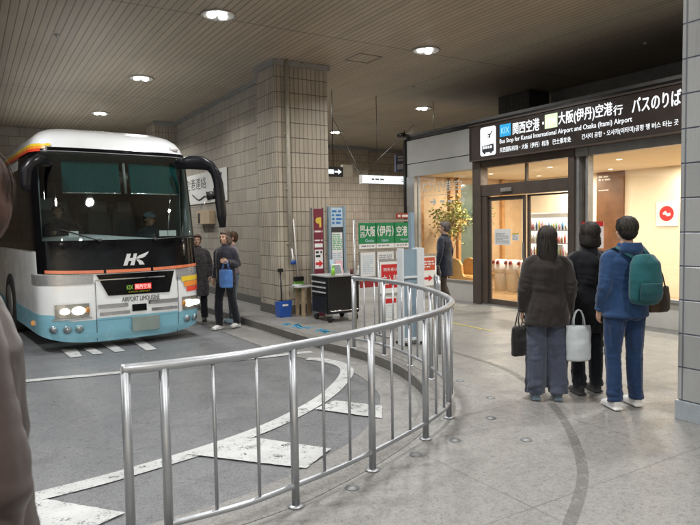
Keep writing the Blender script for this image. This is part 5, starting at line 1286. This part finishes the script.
p3 = person('person in a blue jacket, navy trousers and white trainers, nearest the grey column', (4.77,3.27,.004), math.radians(180-38+14), 1.64,
    legs=[((-.09,0,.90),(-.11,-.02,.49),(-.13,-.03,.085)), ((.09,0,.90),(.10,-.01,.49),(.11,.04,.085))],
    arms=[((-.17,.01,1.375),(-.205,.05,1.12),(-.15,-.12,1.0)), ((.17,.01,1.375),(.21,.04,1.10),(.20,-.06,.88))],
    top=cloth('blue_jacket', (.018,.050,.13)), bottom=cloth('navy_trousers', (.012,.034,.095)), shoes=WHSHOE, hair=BLKHAIR, coat=.82, bulk=1.02, hood=True, headturn=-.1, detail=True)
# things they carry
def bag(name, label, cat, c, w, d, h, mat, rz=0, handles=True, hm=None, strapto=None):
    t = thing(name, label, cat, c, None, rz); g = MB()
    g.rings([((0,0,.0),w*.42,d*.40),((0,0,.015),w*.48,d*.48),((0,0,h*.5),w*.5,d*.52),((0,0,h*.93),w*.49,d*.35),((0,0,h),w*.47,d*.25)], (1,0,0), 28)
    me = solid(g, .010, 4, .012); attach('bag_body', me, mat, t)
    if handles:
        for s in (-1,1):
            hh = MB(); P = [Vector((-w*.22,s*d*.2,h*.97))]+[Vector((w*.22*math.cos(PI-a*PI/8)*1.0, s*d*.12*(1-a*(8-a)/32), h+.14*math.sin(a*PI/8))) for a in range(1,8)]+[Vector((w*.22,s*d*.2,h*.97))]
            hh.tube(P, .006, 8); attach('handle', MBmesh(hh), hm or mat, t)
    return t
q = W(p1, (.245,-.03,.86)); bag('handbag', 'small black handbag held at the left side of the leftmost person', 'bag', (q.x,q.y,q.z-.40), .26, .12, .27, cloth('black_leather', (.010,.010,.011), .5), p1.rotation_euler[2]+.9)
q = W(p1, (-.29,.05,.85)); bag('shopping_bag', 'white paper shopping bag hanging between the brown-jacketed person and the one in black', 'bag', (q.x,q.y,q.z-.42), .24, .10, .32, cloth('white_paper_bag', (.48,.53,.57), .6, .04), p2.rotation_euler[2])
# teal backpack
t = thing('backpack', 'teal backpack worn on the back of the person in the blue jacket', 'backpack', p3.location, None, p3.rotation_euler[2]); t.scale = p3.scale
TEAL = cloth('teal_fabric', (.010,.085,.10), .75)
g = MB(); g.rings([((-.05,.215,.96),.12,.055),((-.05,.225,1.0),.145,.075),((-.05,.23,1.15),.15,.085),((-.05,.215,1.30),.135,.075),((-.05,.195,1.37),.09,.05)], (1,0,0), 26); attach('pack', solid(g, .010, 5, .012), TEAL, t)
g = MB(); g.rings([((-.05,.30,.99),.10,.02),((-.05,.315,1.06),.105,.03),((-.05,.31,1.14),.10,.02)], (1,0,0), 20); attach('front_pocket', solid(g, .008, 3, .006), cloth('dark_teal_fabric', (.008,.06,.072), .75), t)
for s in (-1,1):
    g = MB(); g.rings([((-.05+s*.08,.17,1.35),.022,.006),((s*.12,.06,1.44),.024,.007),((s*.13,-.08,1.40),.024,.007)], (1,0,0), 10); attach('strap', MBmesh(g), TEAL, t)
# brown shoulder bag at the right of the third person
q = W(p3, (-.32,.0,.90)); bag('shoulder_bag', 'dark brown shoulder bag beside the person in the blue jacket', 'bag', (q.x,q.y,q.z-.05), .26, .12, .22, cloth('brown_leather', (.05,.030,.016), .5), p3.rotation_euler[2]+.3)

# passenger at the lounge corner
p4 = person('person in dark navy and brown with a black bag, by the left lounge window', (7.62,9.0,.004), math.radians(205), 1.66, legs=[((-.09,0,.90),(-.09,-.10,.50),(-.09,-.06,.085)), ((.09,0,.90),(.10,.02,.49),(.10,.16,.12))],
    top=cloth('navy_coat', (.016,.020,.035)), bottom=cloth('dark_olive_trousers', (.045,.036,.026)), shoes=DKSHOE, hair=hair_mat('grey_brown_hair', (.10,.085,.08)), coat=.66)
q = W(p4, (.26,-.05,.90)); bag('handbag', 'rounded black bag carried by the person at the left lounge window', 'bag', (q.x,q.y,q.z-.30), .34, .18, .28, cloth('black_leather', (.010,.010,.011), .5), p4.rotation_euler[2]+.6)

# people beside the bus
p5 = person('person in black with a blue bag and white shoes, beside the bus door', (3.74,10.15,Z), math.radians(-60), 1.68, arms=[((-.175,.01,1.375),(-.22,.03,1.11),(-.22,-.05,.88)), ((.175,.01,1.375),(.215,.06,1.12),(.19,-.17,1.17))], legs=[((-.09,0,.90),(-.09,-.10,.50),(-.09,-.10,.085)), ((.09,0,.90),(.10,.03,.49),(.10,.16,.10))],
    top=cloth('charcoal_jacket', (.030,.030,.042)), bottom=cloth('black_trousers', (.010,.012,.018)), shoes=WHSHOE, hair=hair_mat('mid_brown_hair', (.10,.07,.055)), hairlen=.04)
q = W(p5, (.19,-.24,1.17)); bag('blue_bag', 'bright blue bag on the arm of the person beside the bus door', 'bag', (q.x,q.y-.03,q.z-.42), .28, .13, .30, cloth('blue_canvas', (.06,.16,.42), .8), p5.rotation_euler[2])
p6 = person('person with mauve grey top and faded blue jeans standing behind the one in black', (4.08,10.75,Z), math.radians(-100), 1.66,
    top=cloth('mauve_top', (.21,.17,.19)), bottom=cloth('faded_jeans', (.10,.15,.20)), shoes=cloth('blue_white_shoe', (.30,.42,.52), .6), hair=BRHAIR, coat=.92)
p7 = person('person in a dark patterned coat half hidden between the bus and the mirror', (3.62,11.3,Z), math.radians(-20), 1.62,
    top=cloth('patterned_coat', (.06,.055,.06), .9, .8, 40), bottom=cloth('black_trousers', (.010,.012,.018)), shoes=DKSHOE, hair=BRHAIR, coat=.5)
# bystander very close at the left edge
p8 = person('person in a mauve brown coat very close at the left edge of the view', (-.055,1.45,Z+.10), math.radians(-80), 1.80,
    top=cloth('mauve_brown_coat', (.050,.034,.030)), bottom=cloth('dark_brown_trousers', (.055,.042,.034)), shoes=DKSHOE, hair=hair_mat('reddish_brown_hair', (.07,.038,.03)), coat=.55, bulk=1.0)
# people inside the bus
sit = [((-.09,0,.90),(-.12,-.40,.92),(-.12,-.42,.50)), ((.09,0,.90),(.12,-.40,.92),(.12,-.42,.50))]
def seated_person(label, x, y, z, arms, top, cap, turn=0):
    t = person(label, (x,y,z), turn, 1.68, legs=sit, arms=arms, top=top, bottom=cloth('black_trousers', (.010,.012,.018)), shoes=DKSHOE, hair=BLKHAIR, seated=True, cap=cap); return t
seated_person('bus driver in dark uniform seated behind the steering wheel inside the windshield', (BX-.62)*1.075, (BY+1.45)*1.075, .35, [((-.175,.01,1.375),(-.22,-.15,1.15),(-.16,-.42,1.22)), ((.175,.01,1.375),(.22,-.15,1.15),(.16,-.42,1.22))], cloth('uniform_dark', (.02,.025,.05)), None)
seated_person('crew member in a pale blue cap seated inside the bus windshield', (BX+.66)*1.075, (BY+1.15)*1.075, .22, None, cloth('uniform_navy', (.02,.03,.05)), cloth('light_blue_cap', (.20,.42,.60), .7), .3)
# ================================================================== CAMERA, WORLD, RENDER
yaw, pitch, roll = math.radians(31.6), math.radians(3.3), math.radians(.93)
f_ = Vector((math.sin(yaw)*math.cos(pitch), math.cos(yaw)*math.cos(pitch), -math.sin(pitch)))
r_ = Vector((math.cos(yaw), -math.sin(yaw), 0)); d_ = f_.cross(r_)
rr = r_*math.cos(roll) + d_*math.sin(roll); dd = -r_*math.sin(roll) + d_*math.cos(roll)
cam = bpy.data.cameras.new('camera'); cam.lens = 36*620/700; cam.sensor_width = 36; cam.clip_start = .05; cam.clip_end = 2000
cam.dof.use_dof = True; cam.dof.focus_distance = 8.0; cam.dof.aperture_fstop = 8
co = bpy.data.objects.new('camera', cam); COL.objects.link(co); S.camera = co
m = Matrix((( rr.x, -dd.x, -f_.x, 0), (rr.y, -dd.y, -f_.y, 0), (rr.z, -dd.z, -f_.z, 1.6), (0,0,0,1)))
co.matrix_world = m
w = bpy.data.worlds.new('World'); S.world = w; w.use_nodes = True; nt = w.node_tree; nt.nodes.clear()
sky = nt.nodes.new('ShaderNodeTexSky'); sky.sky_type = 'NISHITA'; sky.sun_disc = False
sky.sun_elevation = math.radians(32); sky.sun_rotation = math.radians(200); sky.air_density = 1.2; sky.dust_density = 2
bg = nt.nodes.new('ShaderNodeBackground'); bg.inputs[1].default_value = .11
ow = nt.nodes.new('ShaderNodeOutputWorld'); nt.links.new(sky.outputs[0], bg.inputs[0]); nt.links.new(bg.outputs[0], ow.inputs[0])
sl = bpy.data.lights.new('sun', 'SUN'); sl.energy = 2.0; sl.angle = math.radians(.5); sl.color = (1,.95,.88)
so = bpy.data.objects.new('sun', sl); COL.objects.link(so)
# sun direction matches the sky: it falls outside the roofed bay, behind the camera
az, el = math.radians(200), math.radians(32)
sd = Vector((math.sin(az)*math.cos(el), math.cos(az)*math.cos(el), math.sin(el)))
so.rotation_euler = sd.to_track_quat('Z', 'Y').to_euler(); so.location = (0,-20,20)
S.view_settings.view_transform = 'Standard'; S.view_settings.look = 'None'; S.view_settings.exposure = 0.18; S.view_settings.gamma = 1
S.view_settings.use_curve_mapping = False
cy = S.cycles
cy.use_denoising = True
try: cy.denoiser = 'OPENIMAGEDENOISE'
except Exception: pass
cy.max_bounces = 8; cy.diffuse_bounces = 4; cy.glossy_bounces = 4; cy.transparent_max_bounces = 12; cy.transmission_bounces = 6
cy.sample_clamp_indirect = 4; cy.caustics_reflective = False; cy.caustics_refractive = False
